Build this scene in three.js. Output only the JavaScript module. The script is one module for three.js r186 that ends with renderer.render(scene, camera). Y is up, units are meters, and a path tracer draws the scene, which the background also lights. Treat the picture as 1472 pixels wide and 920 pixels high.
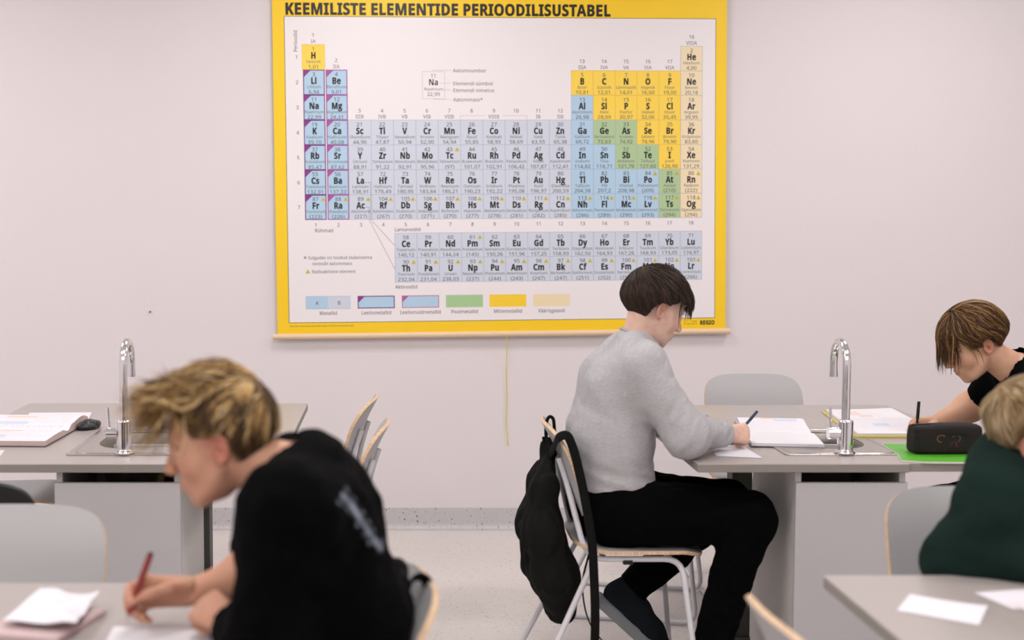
import * as THREE from 'three';
import { RoundedBoxGeometry } from 'three/addons/geometries/RoundedBoxGeometry.js';
import { mergeGeometries } from 'three/addons/utils/BufferGeometryUtils.js';
import { ImprovedNoise } from 'three/addons/math/ImprovedNoise.js';
import { RectAreaLightUniformsLib } from 'three/addons/lights/RectAreaLightUniformsLib.js';

// ------------------------------------------------------------------ camera, lights, exposure
const scene = new THREE.Scene();
scene.background = new THREE.Color(0x000000);
const renderer = new THREE.WebGLRenderer({ antialias: true });
renderer.toneMapping = THREE.LinearToneMapping;
renderer.toneMappingExposure = 1.0;
renderer.shadowMap.enabled = true;
const FOCAL = 2044;
const camera = new THREE.PerspectiveCamera(2 * Math.atan(460 / FOCAL) * 180 / Math.PI, 1472 / 920, 0.05, 60);
camera.position.set(0, 1.47, 0);
camera.rotation.set(-Math.atan(145 / FOCAL), 0, 0);
camera.setViewOffset(1472, 920, 166, 0, 1472, 920);      // shifted lens: the tables' depth lines run to a point left of centre
camera.focus = 5.3;
camera.userData.fStop = 2.4;
RectAreaLightUniformsLib.init();
const CEIL = 3.05;
const LIGHT_LEVEL = 17.5;
const LIGHT_SPOTS = [];
for (const z of [-5.35, -3.1, -0.85, 1.3]) for (const x of [-2.55, -0.1, 2.35]) LIGHT_SPOTS.push([x, z]);

// ------------------------------------------------------------------ helpers
const V = (x, y, z) => new THREE.Vector3(x, y, z);
let seedState = 1;
const seed = (s) => { seedState = s | 0; };
const rnd = () => { seedState = (seedState + 0x6d2b79f5) | 0; let t = Math.imul(seedState ^ (seedState >>> 15), 1 | seedState); t = (t + Math.imul(t ^ (t >>> 7), 61 | t)) ^ t; return ((t ^ (t >>> 14)) >>> 0) / 4294967296; };
const perlin = new ImprovedNoise();
const noise = (x, y, z) => perlin.noise(x + 31.7, y + 17.3, z + 57.1);
const clamp = (x, a, b) => Math.max(a, Math.min(b, x));
const smooth = (a, b, x) => { const t = clamp((x - a) / (b - a), 0, 1); return t * t * (3 - 2 * t); };
const used = new Map();
function numbered(name) { const n = used.get(name) ?? 0; used.set(name, n + 1); return n ? name + '_' + String(n).padStart(3, '0') : name; }
function mesh(name, geometry, material, parent) {
  const m = new THREE.Mesh(geometry, material);
  m.name = name; m.castShadow = true; m.receiveShadow = true;
  if (parent) parent.add(m);
  return m;
}
function thing(name, label, category, pos = [0, 0, 0], turn = 0, group) {
  const g = new THREE.Group();
  g.name = numbered(name); g.position.set(...pos); g.rotation.y = turn;
  g.userData = { label, category };
  if (group) g.userData.group = group;
  scene.add(g);
  return g;
}
function single(name, geometry, material, label, category, group) {
  const m = mesh(numbered(name), geometry, material, scene);
  m.userData = { label, category };
  if (group) m.userData.group = group;
  return m;
}
function structure(name, geometry, material, parent) {
  const m = mesh(parent ? name : numbered(name), geometry, material, parent ?? scene);
  if (!parent) m.userData.kind = 'structure';
  return m;
}
const plain = (g) => { const o = g.index ? g.toNonIndexed() : g; for (const k of Object.keys(o.attributes)) if (!['position', 'normal', 'uv'].includes(k)) o.deleteAttribute(k); return o; };
const merged = (list) => mergeGeometries(list.map(plain));
function box(w, h, d, x = 0, y = 0, z = 0, r = 0) {
  const g = r ? new RoundedBoxGeometry(w, h, d, 2, r) : new THREE.BoxGeometry(w, h, d);
  g.translate(x, y, z); return g;
}
function slab(x0, x1, y0, y1, z0, z1, r = 0) { return box(x1 - x0, y1 - y0, z1 - z0, (x0 + x1) / 2, (y0 + y1) / 2, (z0 + z1) / 2, r); }
function tube(points, r, segments = 48, sides = 10, tension = 0.5) {
  const c = new THREE.CatmullRomCurve3(points.map((p) => V(...p)), false, 'centripetal', tension);
  return new THREE.TubeGeometry(c, segments, r, sides, false);
}
// a path of straight runs joined by round bends
function bentTube(points, r, bend = 0.05, sides = 10) {
  const P = points.map((p) => V(...p)), out = [P[0]];
  for (let i = 1; i < P.length - 1; i++) {
    const a = P[i - 1].clone().sub(P[i]), b = P[i + 1].clone().sub(P[i]);
    const q = Math.min(bend, a.length() * 0.45, b.length() * 0.45);
    const s = P[i].clone().addScaledVector(a.normalize(), q), e = P[i].clone().addScaledVector(b.normalize(), q);
    for (let k = 0; k <= 5; k++) { const t = k / 5; out.push(s.clone().multiplyScalar((1 - t) ** 2).addScaledVector(P[i], 2 * t * (1 - t)).addScaledVector(e, t * t)); }
  }
  out.push(P[P.length - 1]);
  const path = new THREE.CurvePath();
  for (let i = 0; i < out.length - 1; i++) if (out[i].distanceTo(out[i + 1]) > 1e-5) path.add(new THREE.LineCurve3(out[i], out[i + 1]));
  return ringTube(out, out.map(() => r), sides);
}
// tube through explicit points with one radius per point, optional flattening
function ringTube(pts, radii, sides = 8, flat = 1, normalHint) {
  const pos = [], nor = [], uv = [], idx = [];
  let n = normalHint ? normalHint.clone() : V(0, 1, 0), length = 0;
  for (let i = 0; i < pts.length; i++) {
    const t = pts[Math.min(i + 1, pts.length - 1)].clone().sub(pts[Math.max(i - 1, 0)]).normalize();
    n.addScaledVector(t, -n.dot(t));
    if (n.lengthSq() < 1e-6) n.set(t.y, t.z, t.x).addScaledVector(t, -(t.y * t.x + t.z * t.y + t.x * t.z));
    n.normalize();
    const b = t.clone().cross(n);
    if (i) length += pts[i].distanceTo(pts[i - 1]);
    for (let k = 0; k <= sides; k++) {
      const a = k / sides * Math.PI * 2, c = Math.cos(a), s = Math.sin(a);
      const p = pts[i].clone().addScaledVector(n, c * radii[i] * flat).addScaledVector(b, s * radii[i]);
      const q = n.clone().multiplyScalar(c / Math.max(flat, 0.2)).addScaledVector(b, s).normalize();
      pos.push(p.x, p.y, p.z); nor.push(q.x, q.y, q.z); uv.push(k / sides, length);
    }
  }
  const w = sides + 1;
  for (let i = 0; i < pts.length - 1; i++) for (let k = 0; k < sides; k++) { const a = i * w + k; idx.push(a, a + 1, a + w, a + 1, a + w + 1, a + w); }
  for (const [row, flip] of [[0, 1], [pts.length - 1, 0]]) {       // end caps
    for (let k = 1; k < sides - 1; k++) flip ? idx.push(row * w, row * w + k + 1, row * w + k) : idx.push(row * w, row * w + k, row * w + k + 1);
  }
  const g = new THREE.BufferGeometry();
  g.setAttribute('position', new THREE.Float32BufferAttribute(pos, 3));
  g.setAttribute('normal', new THREE.Float32BufferAttribute(nor, 3));
  g.setAttribute('uv', new THREE.Float32BufferAttribute(uv, 2));
  g.setIndex(idx);
  return g;
}
function cyl(r0, r1, h, x, y, z, n = 24) { const g = new THREE.CylinderGeometry(r1, r0, h, n); g.translate(x, y + h / 2, z); return g; }
function gridGeometry(nu, nv, f, closed = false) {
  const pos = [], uv = [], idx = [];
  for (let j = 0; j <= nv; j++) for (let i = 0; i <= nu; i++) { const p = f(i / nu, j / nv); pos.push(p[0], p[1], p[2]); uv.push(p[3] ?? i / nu, p[4] ?? j / nv); }
  for (let j = 0; j < nv; j++) for (let i = 0; i < nu; i++) { const a = j * (nu + 1) + i, b = a + nu + 1; idx.push(a, a + 1, b, a + 1, b + 1, b); }
  const g = new THREE.BufferGeometry();
  g.setAttribute('position', new THREE.Float32BufferAttribute(pos, 3));
  g.setAttribute('uv', new THREE.Float32BufferAttribute(uv, 2));
  g.setIndex(idx); g.computeVertexNormals();
  return g;
}

// ------------------------------------------------------------------ textures and materials
function canvas(w, h, draw) { const c = document.createElement('canvas'); c.width = w; c.height = h; draw(c.getContext('2d'), w, h); const t = new THREE.CanvasTexture(c); t.colorSpace = THREE.SRGBColorSpace; t.anisotropy = 8; return t; }
function grain(n, f, repeat = [1, 1], srgb = false) {
  const d = new Uint8Array(n * n * 4);
  for (let y = 0; y < n; y++) for (let x = 0; x < n; x++) { const c = f(x, y); const o = (y * n + x) * 4; d[o] = c[0]; d[o + 1] = c[1] ?? c[0]; d[o + 2] = c[2] ?? c[0]; d[o + 3] = 255; }
  const t = new THREE.DataTexture(d, n, n); t.wrapS = t.wrapT = THREE.RepeatWrapping; t.magFilter = THREE.LinearFilter; t.minFilter = THREE.LinearMipmapLinearFilter; t.generateMipmaps = true; t.repeat.set(...repeat);
  if (srgb) t.colorSpace = THREE.SRGBColorSpace;
  t.needsUpdate = true; return t;
}
function speckle(base, specks, n = 1024) {
  return canvas(n, n, (g) => {
    g.fillStyle = base; g.fillRect(0, 0, n, n);
    for (const [count, colour, r0, r1] of specks) for (let i = 0; i < count; i++) {
      const x = rnd() * n, y = rnd() * n, r = r0 + (r1 - r0) * rnd() ** 2;
      g.fillStyle = colour;
      for (const dx of [-n, 0, n]) for (const dy of [-n, 0, n]) {
        if (x + dx < -9 || x + dx > n + 9 || y + dy < -9 || y + dy > n + 9) continue;
        g.beginPath(); g.ellipse(x + dx, y + dy, r, r * (0.5 + 0.5 * ((i * 7919) % 13) / 13), i, 0, 7); g.fill();
      }
    }
  });
}
seed(11);
const floorMap = speckle('#d9d2cf', [[5200, '#cbc4c1', 1, 3.6], [1500, '#b4aca9', 0.8, 2.6], [520, '#8f8986', 0.8, 2.2], [170, '#4c4746', 0.7, 2.0], [160, '#cdb28d', 0.8, 2.4], [900, '#e9e4e1', 1, 3]]);
floorMap.wrapS = floorMap.wrapT = THREE.RepeatWrapping; floorMap.repeat.set(0.55, 0.55);
const skirtMap = speckle('#c6c3c5', [[3200, '#b5b2b4', 1, 3.6], [1600, '#d6d3d5', 1, 3], [560, '#6f6c6d', 1, 3.2], [420, '#2a2729', 1.2, 4.4], [70, '#cdb06f', 1.5, 4.5]]);
skirtMap.wrapS = skirtMap.wrapT = THREE.RepeatWrapping; skirtMap.repeat.set(1.0, 1.0);
seed(12);
const fineNoise = grain(256, () => { const v = 90 + rnd() * 90; return [v]; });
const plasterMap = grain(256, (x, y) => { const v = 128 + 60 * noise(x / 9, y / 9, 0) + 40 * noise(x / 3, y / 3, 4); return [clamp(v, 0, 255)]; }, [2, 2]);
const woodMap = grain(256, (x, y) => { const s = noise(x / 5, y / 60, 2) * 0.5 + noise(x / 1.8, y / 40, 7) * 0.5, k = 1 + s * 0.24; return [clamp(212 * k, 0, 255), clamp(180 * k, 0, 255), clamp(144 * k, 0, 255)]; }, [6, 6], true);
const knitBump = grain(256, (x, y) => { const v = 128 + 70 * Math.sin(x * Math.PI / 4) * Math.sin(y * Math.PI / 4 + (Math.floor(x / 8) % 2) * 1.5) + (rnd() - 0.5) * 60; return [clamp(v, 0, 255)]; }, [9, 9]);
const heatherMap = grain(512, (x, y) => { const v = 200 + 18 * noise(x / 5, y / 1.8, 1) + 9 * noise(x / 22, y / 9, 5) + (rnd() - 0.5) * 22; return [clamp(v, 0, 255), clamp(v - 1, 0, 255), clamp(v, 0, 255)]; }, [3, 3], true);

const std = (color, roughness = 0.6, o = {}) => new THREE.MeshStandardMaterial({ color, roughness, ...o });
const M = {
  wall: std('#e5dfe1', 0.9, { bumpMap: plasterMap, bumpScale: 0.0006 }),
  ceiling: std('#ececec', 0.95),
  floor: std('#ffffff', 0.42, { map: floorMap }),
  skirt: std('#ffffff', 0.5, { map: skirtMap }),
  top: std('#aaa29f', 0.3),
  topEdge: std('#8b857f', 0.5),
  panel: std('#b6b4b6', 0.5),
  panelSide: std('#c6c3c0', 0.5),
  darkMetal: std('#52544f', 0.5),
  steel: std('#b9b4ae', 0.34, { metalness: 1, roughnessMap: fineNoise }),
  chrome: std('#e9e9ec', 0.06, { metalness: 1 }),
  black: std('#141416', 0.55),
  laminate: std('#b0afb1', 0.5),
  wood: std('#ffffff', 0.5, { map: woodMap }),
  frameWhite: std('#d6d5da', 0.38),
  blackPlastic: std('#0d0e12', 0.45),
  paper: std('#e2e0e7', 0.8, { side: THREE.DoubleSide }),
  rod: std('#e6cbab', 0.5, {}),
  lampHousing: std('#f2f2f2', 0.6),
  glow: new THREE.MeshStandardMaterial({ color: '#ffffff', emissive: '#fffaf7', emissiveIntensity: 3.0, roughness: 0.6 }),
};

// ------------------------------------------------------------------ the room
const X0 = -4.1, X1 = 4.2, Z0 = -6.685, Z1 = 2.6, TH = 0.15;
function planarUv(g, axisU, axisV) { const p = g.attributes.position, u = g.attributes.uv; for (let i = 0; i < p.count; i++) u.setXY(i, p.getComponent(i, axisU), p.getComponent(i, axisV)); return g; }
structure('floor', planarUv(slab(X0 - TH, X1 + TH, -TH, 0, Z0 - TH, Z1 + TH), 0, 2), M.floor);
structure('ceiling', slab(X0 - TH, X1 + TH, CEIL, CEIL + TH, Z0 - TH, Z1 + TH), M.ceiling);
structure('wall_back', planarUv(slab(X0, X1, 0, CEIL, Z0 - TH, Z0), 0, 1), M.wall);
structure('wall_left', planarUv(slab(X0 - TH, X0, 0, CEIL, Z0 - TH, Z1 + TH), 2, 1), M.wall);
structure('wall_right', planarUv(slab(X1, X1 + TH, 0, CEIL, Z0 - TH, Z1 + TH), 2, 1), M.wall);
structure('wall_front', planarUv(slab(X0, X1, 0, CEIL, Z1, Z1 + TH), 0, 1), M.wall);
{ // floor covering carried up the wall with a coved foot
  const prof = [[0, 0.1], [0.004, 0.1], [0.0045, 0.03], [0.0075, 0.014], [0.015, 0.0045], [0.03, 0.001]];
  const g = gridGeometry(1, prof.length - 1, (u, v) => { const q = prof[Math.round(v * (prof.length - 1))]; const x = X0 + (X1 - X0) * u; return [x, q[1], Z0 + q[0], x, q[1] + q[0]]; });
  const b = structure('baseboard_back', g, M.skirt); b.material.side = THREE.DoubleSide;
}
for (const [i, [x, z]] of LIGHT_SPOTS.entries()) {
  const t = thing('ceiling_light', 'flat square white light panel on the ceiling above the classroom', 'ceiling light', [x, CEIL, z], 0, 'ceiling light panels');
  mesh('housing', box(0.64, 0.05, 0.64, 0, -0.025, 0, 0.008), M.lampHousing, t);
  mesh('diffuser', box(0.58, 0.006, 0.58, 0, -0.053, 0), M.glow, t);
  const l = new THREE.RectAreaLight(0xfffaf8, LIGHT_LEVEL, 0.58, 0.58);
  l.position.set(x, CEIL - 0.06, z); l.rotation.x = -Math.PI / 2; l.name = 'panel_light_' + i; l.castShadow = true;
  scene.add(l);
}

// ------------------------------------------------------------------ the wall chart
const ELEMENTS = `H Vesinik 1,01|He Heelium 4,00|Li Liitium 6,94|Be Berüllium 9,01|B Boor 10,81|C Süsinik 12,01|N Lämmastik 14,01|O Hapnik 16,00|F Fluor 19,00|Ne Neoon 20,18|Na Naatrium 22,99|Mg Magneesium 24,31|Al Alumiinium 26,98|Si Räni 28,09|P Fosfor 30,97|S Väävel 32,06|Cl Kloor 35,45|Ar Argoon 39,95|K Kaalium 39,10|Ca Kaltsium 40,08|Sc Skandium 44,96|Ti Titaan 47,87|V Vanaadium 50,94|Cr Kroom 52,00|Mn Mangaan 54,94|Fe Raud 55,85|Co Koobalt 58,93|Ni Nikkel 58,69|Cu Vask 63,55|Zn Tsink 65,38|Ga Gallium 69,72|Ge Germaanium 72,63|As Arseen 74,92|Se Seleen 78,96|Br Broom 79,90|Kr Krüptoon 83,80|Rb Rubiidium 85,47|Sr Strontsium 87,62|Y Ütrium 88,91|Zr Tsirkoonium 91,22|Nb Nioobium 92,91|Mo Molübdeen 95,96|Tc Tehneetsium (97)|Ru Ruteenium 101,07|Rh Roodium 102,91|Pd Pallaadium 106,42|Ag Hõbe 107,87|Cd Kaadmium 112,41|In Indium 114,82|Sn Tina 118,71|Sb Antimon 121,76|Te Telluur 127,60|I Jood 126,90|Xe Ksenoon 131,29|Cs Tseesium 132,91|Ba Baarium 137,33|La Lantaan 138,91|Ce Tseerium 140,12|Pr Praseodüüm 140,91|Nd Neodüüm 144,24|Pm Promeetium (145)|Sm Samaarium 150,36|Eu Euroopium 151,96|Gd Gadoliinium 157,25|Tb Terbium 158,93|Dy Düsproosium 162,50|Ho Holmium 164,93|Er Erbium 167,26|Tm Tuulium 168,93|Yb Üterbium 173,05|Lu Luteetsium 174,97|Hf Hafnium 178,49|Ta Tantaal 180,95|W Volfram 183,84|Re Reenium 186,21|Os Osmium 190,23|Ir Iriidium 192,22|Pt Plaatina 195,08|Au Kuld 196,97|Hg Elavhõbe 200,59|Tl Tallium 204,38|Pb Plii 207,2|Bi Vismut 208,98|Po Poloonium (209)|At Astaat (210)|Rn Radoon (222)|Fr Frantsium (223)|Ra Raadium (226)|Ac Aktiinium (227)|Th Toorium 232,04|Pa Protaktiinium 231,04|U Uraan 238,03|Np Neptuunium (237)|Pu Plutoonium (244)|Am Ameriitsium (243)|Cm Kuurium (247)|Bk Berkeelium (247)|Cf Kalifornium (251)|Es Einsteinium (252)|Fm Fermium (257)|Md Mendeleevium (258)|No Nobeelium (259)|Lr Lavrentsium (266)|Rf Rutherfordium (267)|Db Dubnium (270)|Sg Seaborgium (271)|Bh Bohrium (270)|Hs Hassium (277)|Mt Meitneerium (278)|Ds Darmstadtium (281)|Rg Röntgenium (282)|Cn Kopernikium (285)|Nh Nihoonium (286)|Fl Fleroovium (289)|Mc Moskoovium (290)|Lv Livermoorium (293)|Ts Tennessiin (294)|Og Oganessoon (294)`.split('|').map((s) => s.split(' '));
// sheet units: the white inner field is 614 wide and 435 high; the sheet reaches from (-17, -60) to (630, 452)
const SX0 = -16.6, SX1 = 630.2, SY0 = -60, SY1 = 452.2, SK = 3.1;
const chartMap = canvas(Math.round((SX1 - SX0) * SK), Math.round((SY1 - SY0) * SK), (g) => {
  g.scale(SK, SK); g.translate(-SX0, -SY0);
  const YELLOW = '#fbd11c', INK = '#0f0d0f';
  g.fillStyle = YELLOW; g.fillRect(SX0, SY0, SX1 - SX0, SY1 - SY0);
  g.fillStyle = '#f0ebee'; g.fillRect(0, 0, 614, 435);
  g.strokeStyle = '#4a4340'; g.lineWidth = 0.7; g.strokeRect(0, 0, 614, 435);
  const text = (s, x, y, size, { bold = false, width = 0, squeeze = 1, align = 'center', color = INK, outline = 0 } = {}) => {
    g.save(); g.translate(x, y);
    g.font = (bold ? 'bold ' : '') + size + 'px sans-serif'; g.textAlign = align; g.textBaseline = 'alphabetic'; g.fillStyle = color;
    const w = g.measureText(s).width; let k = squeeze;
    if (width) k = width / w;
    g.scale(k, 1); g.fillText(s, 0, 0);
    if (outline) { g.strokeStyle = color; g.lineWidth = outline; g.lineJoin = 'round'; g.strokeText(s, 0, 0); }
    g.restore();
  };
  text('KEEMILISTE ELEMENTIDE PERIOODILISUSTABEL', 0.6, -2.6, 22.6, { bold: true, width: 461, align: 'left', color: '#120f0d', outline: 0.9 });
  const CW = 31.7, CH = 35.43, TX = 24, TY = 39.5;
  const A = '#b3d2ea', B = '#d0d8e6', Y = '#fcd850', G = '#b0cc9c', N = '#f2e0bb';
  const trefoil = (x, y, s) => {
    g.fillStyle = '#f2dc52'; g.strokeStyle = '#a08f30'; g.lineWidth = 0.3;
    g.beginPath(); g.moveTo(x, y - s); g.lineTo(x + s * 0.95, y + s * 0.75); g.lineTo(x - s * 0.95, y + s * 0.75); g.closePath(); g.fill(); g.stroke();
    g.fillStyle = '#4d4722';
    for (let k = 0; k < 3; k++) { const a = -Math.PI / 2 + k * 2.0944; g.beginPath(); g.moveTo(x, y + s * 0.15); g.arc(x, y + s * 0.15, s * 0.46, a - 0.42, a + 0.42); g.closePath(); g.fill(); }
  };
  const place = (z) => {
    if (z === 1) return [0, 0]; if (z === 2) return [17, 0];
    if (z <= 4) return [z - 3, 1]; if (z <= 10) return [z + 7, 1];
    if (z <= 12) return [z - 11, 2]; if (z <= 18) return [z - 1, 2];
    if (z <= 36) return [z - 19, 3]; if (z <= 54) return [z - 37, 4];
    if (z <= 57) return [z - 55, 5]; if (z >= 72 && z <= 86) return [z - 69, 5];
    if (z >= 87 && z <= 89) return [z - 87, 6]; if (z >= 104) return [z - 101, 6];
    if (z >= 58 && z <= 71) return [z - 54, 7]; return [z - 86, 8];
  };
  const yellow = new Set([1, 5, 6, 7, 8, 9, 14, 15, 16, 17, 34, 35, 53]), green = new Set([32, 33, 51, 52, 85, 117]), noble = new Set([2, 10, 18, 36, 54, 86, 118]);
  const blue = new Set([13, 31, 49, 50, 81, 82, 83, 84, 113, 114, 115, 116]);
  const corner = (x, y, c) => { g.fillStyle = c; g.beginPath(); g.moveTo(x, y); g.lineTo(x + 10.5, y); g.lineTo(x, y + 10.5); g.closePath(); g.fill(); };
  ELEMENTS.forEach(([sym, name, mass], i) => {
    const z = i + 1, [c, r] = place(z);
    const x = TX + c * CW, y = r < 7 ? TY + r * CH : 307.4 + (r - 7) * CH, group12 = c < 2 && r > 0 && r < 7;
    g.fillStyle = yellow.has(z) ? Y : green.has(z) ? G : noble.has(z) ? N : blue.has(z) || group12 ? A : B;
    if (group12) {
      g.fillRect(x + 1.5, y + 0.4, CW - 2.6, CH - 0.6); corner(x + 1.5, y + 0.5, c ? '#a8599c' : '#8c2f86');
      g.strokeStyle = c ? '#9c4f9b' : '#6f2d78'; g.lineWidth = 1.3; g.strokeRect(x + 1.6, y + 0.5, CW - 2.8, CH - 0.9);
    } else {
      g.fillRect(x, y, CW, CH); g.strokeStyle = yellow.has(z) ? '#cfae52' : '#9aa6ba'; g.lineWidth = 0.45; g.strokeRect(x, y, CW, CH);
    }
    const m = x + CW / 2;
    text(String(z), m, y + 9, 7.6, { color: '#3a383c', squeeze: 1.06 });
    text(sym, m, y + 19.4, 12.4, { bold: true, squeeze: 0.84, outline: 0.55 });
    g.font = '5.6px sans-serif';
    const wide = g.measureText(name).width * 1.16;
    text(name, m, y + 26.2, 5.6, { color: '#6a6a74', width: Math.min(wide, CW - 2.4) });
    text(mass, m, y + 33.4, 7.1, { color: '#46454b', squeeze: 1.12 });
    if (z === 43 || z === 61 || z >= 84) trefoil(x + CW - 5.2, y + 6.6, 3.3);
  });
  const heads = ['IA', 'IIA', 'IIIB', 'IVB', 'VB', 'VIB', 'VIIB', '', 'VIIIB', '', 'IB', 'IIB', 'IIIA', 'IVA', 'VA', 'VIA', 'VIIA', 'VIIIA'], top = [0, 1, 3, 3, 3, 3, 3, 3, 3, 3, 3, 3, 1, 1, 1, 1, 1, 0];
  heads.forEach((h, c) => {
    const m = TX + (c + 0.5) * CW, y = TY + top[c] * CH;
    text(String(c + 1), m, y - 11, 7.2, { color: '#444' }); if (h) text(h, m, y - 2.4, 7.2, { color: '#555' });
    text(String(c + 1), m, TY + 7 * CH + 9.6, 7, { color: '#444' });
  });
  g.strokeStyle = '#c6b7b2'; g.lineWidth = 0.5; g.beginPath(); g.moveTo(TX + 7 * CW, 145); g.lineTo(TX + 7 * CW, 139.5); g.lineTo(TX + 8.1 * CW, 139.5); g.moveTo(TX + 8.9 * CW, 139.5); g.lineTo(TX + 10 * CW, 139.5); g.lineTo(TX + 10 * CW, 145); g.stroke();
  for (let r = 0; r < 7; r++) text(String(r + 1), 16.5, TY + r * CH + 20, 7.2, { color: '#444' });
  g.save(); g.translate(17, 50); g.rotate(-Math.PI / 2); text('Perioodid', 0, 0, 7, { align: 'left', color: '#444' }); g.restore();
  text('Rühmad', 38, 305, 7, { align: 'left', color: '#444' });
  text('Lantanoidid', 150.6, 304.5, 7, { align: 'left', color: '#444' }); text('Aktinoidid', 150.6, 387, 7, { align: 'left', color: '#444' });
  // the key
  g.strokeStyle = '#bdb5b8'; g.lineWidth = 0.5; g.strokeRect(192.3, 77, 31.5, 38.4);
  text('11', 208, 85.8, 7.4, { color: '#555' }); text('Na', 208, 96.6, 12, { bold: true, squeeze: 0.86 }); text('Naatrium', 208, 104, 5.6, { color: '#777', squeeze: 1.14 }); text('22,99', 208, 112, 6.8, { color: '#555', squeeze: 1.1 });
  for (const [s, y, x0, y0] of [['Aatomnumber', 77.6, 208, 77], ['Elemendi sümbol', 95.8, 216, 93.5], ['Elemendi nimetus', 105.5, 222, 102], ['Aatommass*', 119, 208, 115]]) {
    text(s, 235.5, y, 7, { align: 'left', color: '#555', squeeze: 1.04 });
    g.beginPath(); g.moveTo(x0, y0); g.lineTo(x0, y - 2.4); g.lineTo(233.5, y - 2.4); g.stroke();
  }
  text('*', 24, 346.5, 9, { color: '#333' });
  text('Sulgudes on toodud stabelseima', 28, 344, 6.2, { align: 'left', color: '#555' }); text('isotoobi aatommass', 34, 352.5, 6.2, { align: 'left', color: '#555' });
  trefoil(27.5, 361.8, 3.3); text('Radioaktiivne element', 33, 364, 6.2, { align: 'left', color: '#555' });
  // dashed leads from La and Ac to the two rows below
  g.setLineDash([2, 1.4]); g.strokeStyle = '#55545a'; g.lineWidth = 0.7;
  g.beginPath(); g.moveTo(110, 235); g.lineTo(117.5, 235); g.lineTo(117.5, 288); g.lineTo(150.5, 325); g.moveTo(111, 270); g.lineTo(115, 270); g.lineTo(115, 288); g.lineTo(150.5, 359); g.stroke();
  g.setLineDash([]);
  // legend
  const key = (x, w, c, s) => { g.fillStyle = c; g.fillRect(x, 397.4, w, 18); text(s, x + w / 2, 424.5, 6.9, { color: '#444' }); };
  g.fillStyle = A; g.fillRect(24.2, 397.4, 31.2, 18); g.fillStyle = B; g.fillRect(55.4, 397.4, 31, 18);
  g.strokeStyle = '#a9b3c2'; g.lineWidth = 0.5; g.strokeRect(24.2, 397.4, 62.2, 18);
  text('A', 39.8, 409.3, 7, { color: '#333' }); text('B', 71, 409.3, 7, { color: '#333' }); text('Metallid', 55.4, 424.5, 6.9, { color: '#444' });
  key(97.3, 52.4, A, 'Leelismetallid'); corner(97.3, 397.4, '#8c2f86'); g.strokeStyle = '#6f2d78'; g.lineWidth = 1.3; g.strokeRect(97.9, 398, 51.2, 16.8);
  key(160, 53, A, 'Leelismuldmetallid'); corner(160, 397.4, '#a8599c'); g.strokeStyle = '#c06a92'; g.lineWidth = 1.1; g.strokeRect(160.6, 398, 51.8, 16.8);
  key(223, 53, '#a9cd98', 'Poolmetallid'); key(285.6, 53, '#fbd333', 'Mittemetallid'); key(348.6, 53, '#f0dfb8', 'Vääriisgaasid'.replace('ii', 'i'));
  text('Keemiliste elementide perioodilisustabel. Keemiliste elementide tabel.', 1, 440.5, 2.9, { align: 'left', color: '#6b5512' });
  text('REGIO', 592, 444.8, 8.4, { bold: true, align: 'left', width: 22, color: '#17140f', outline: 0.4 });
  text('© Regio', 588, 441, 2.6, { align: 'right', color: '#6b5512' }); text('www.regio.ee', 588, 444.6, 2.6, { align: 'right', color: '#6b5512' });
  g.fillStyle = '#17140f'; g.fillRect(569.5, 437, 0.4, 8);
});
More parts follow.
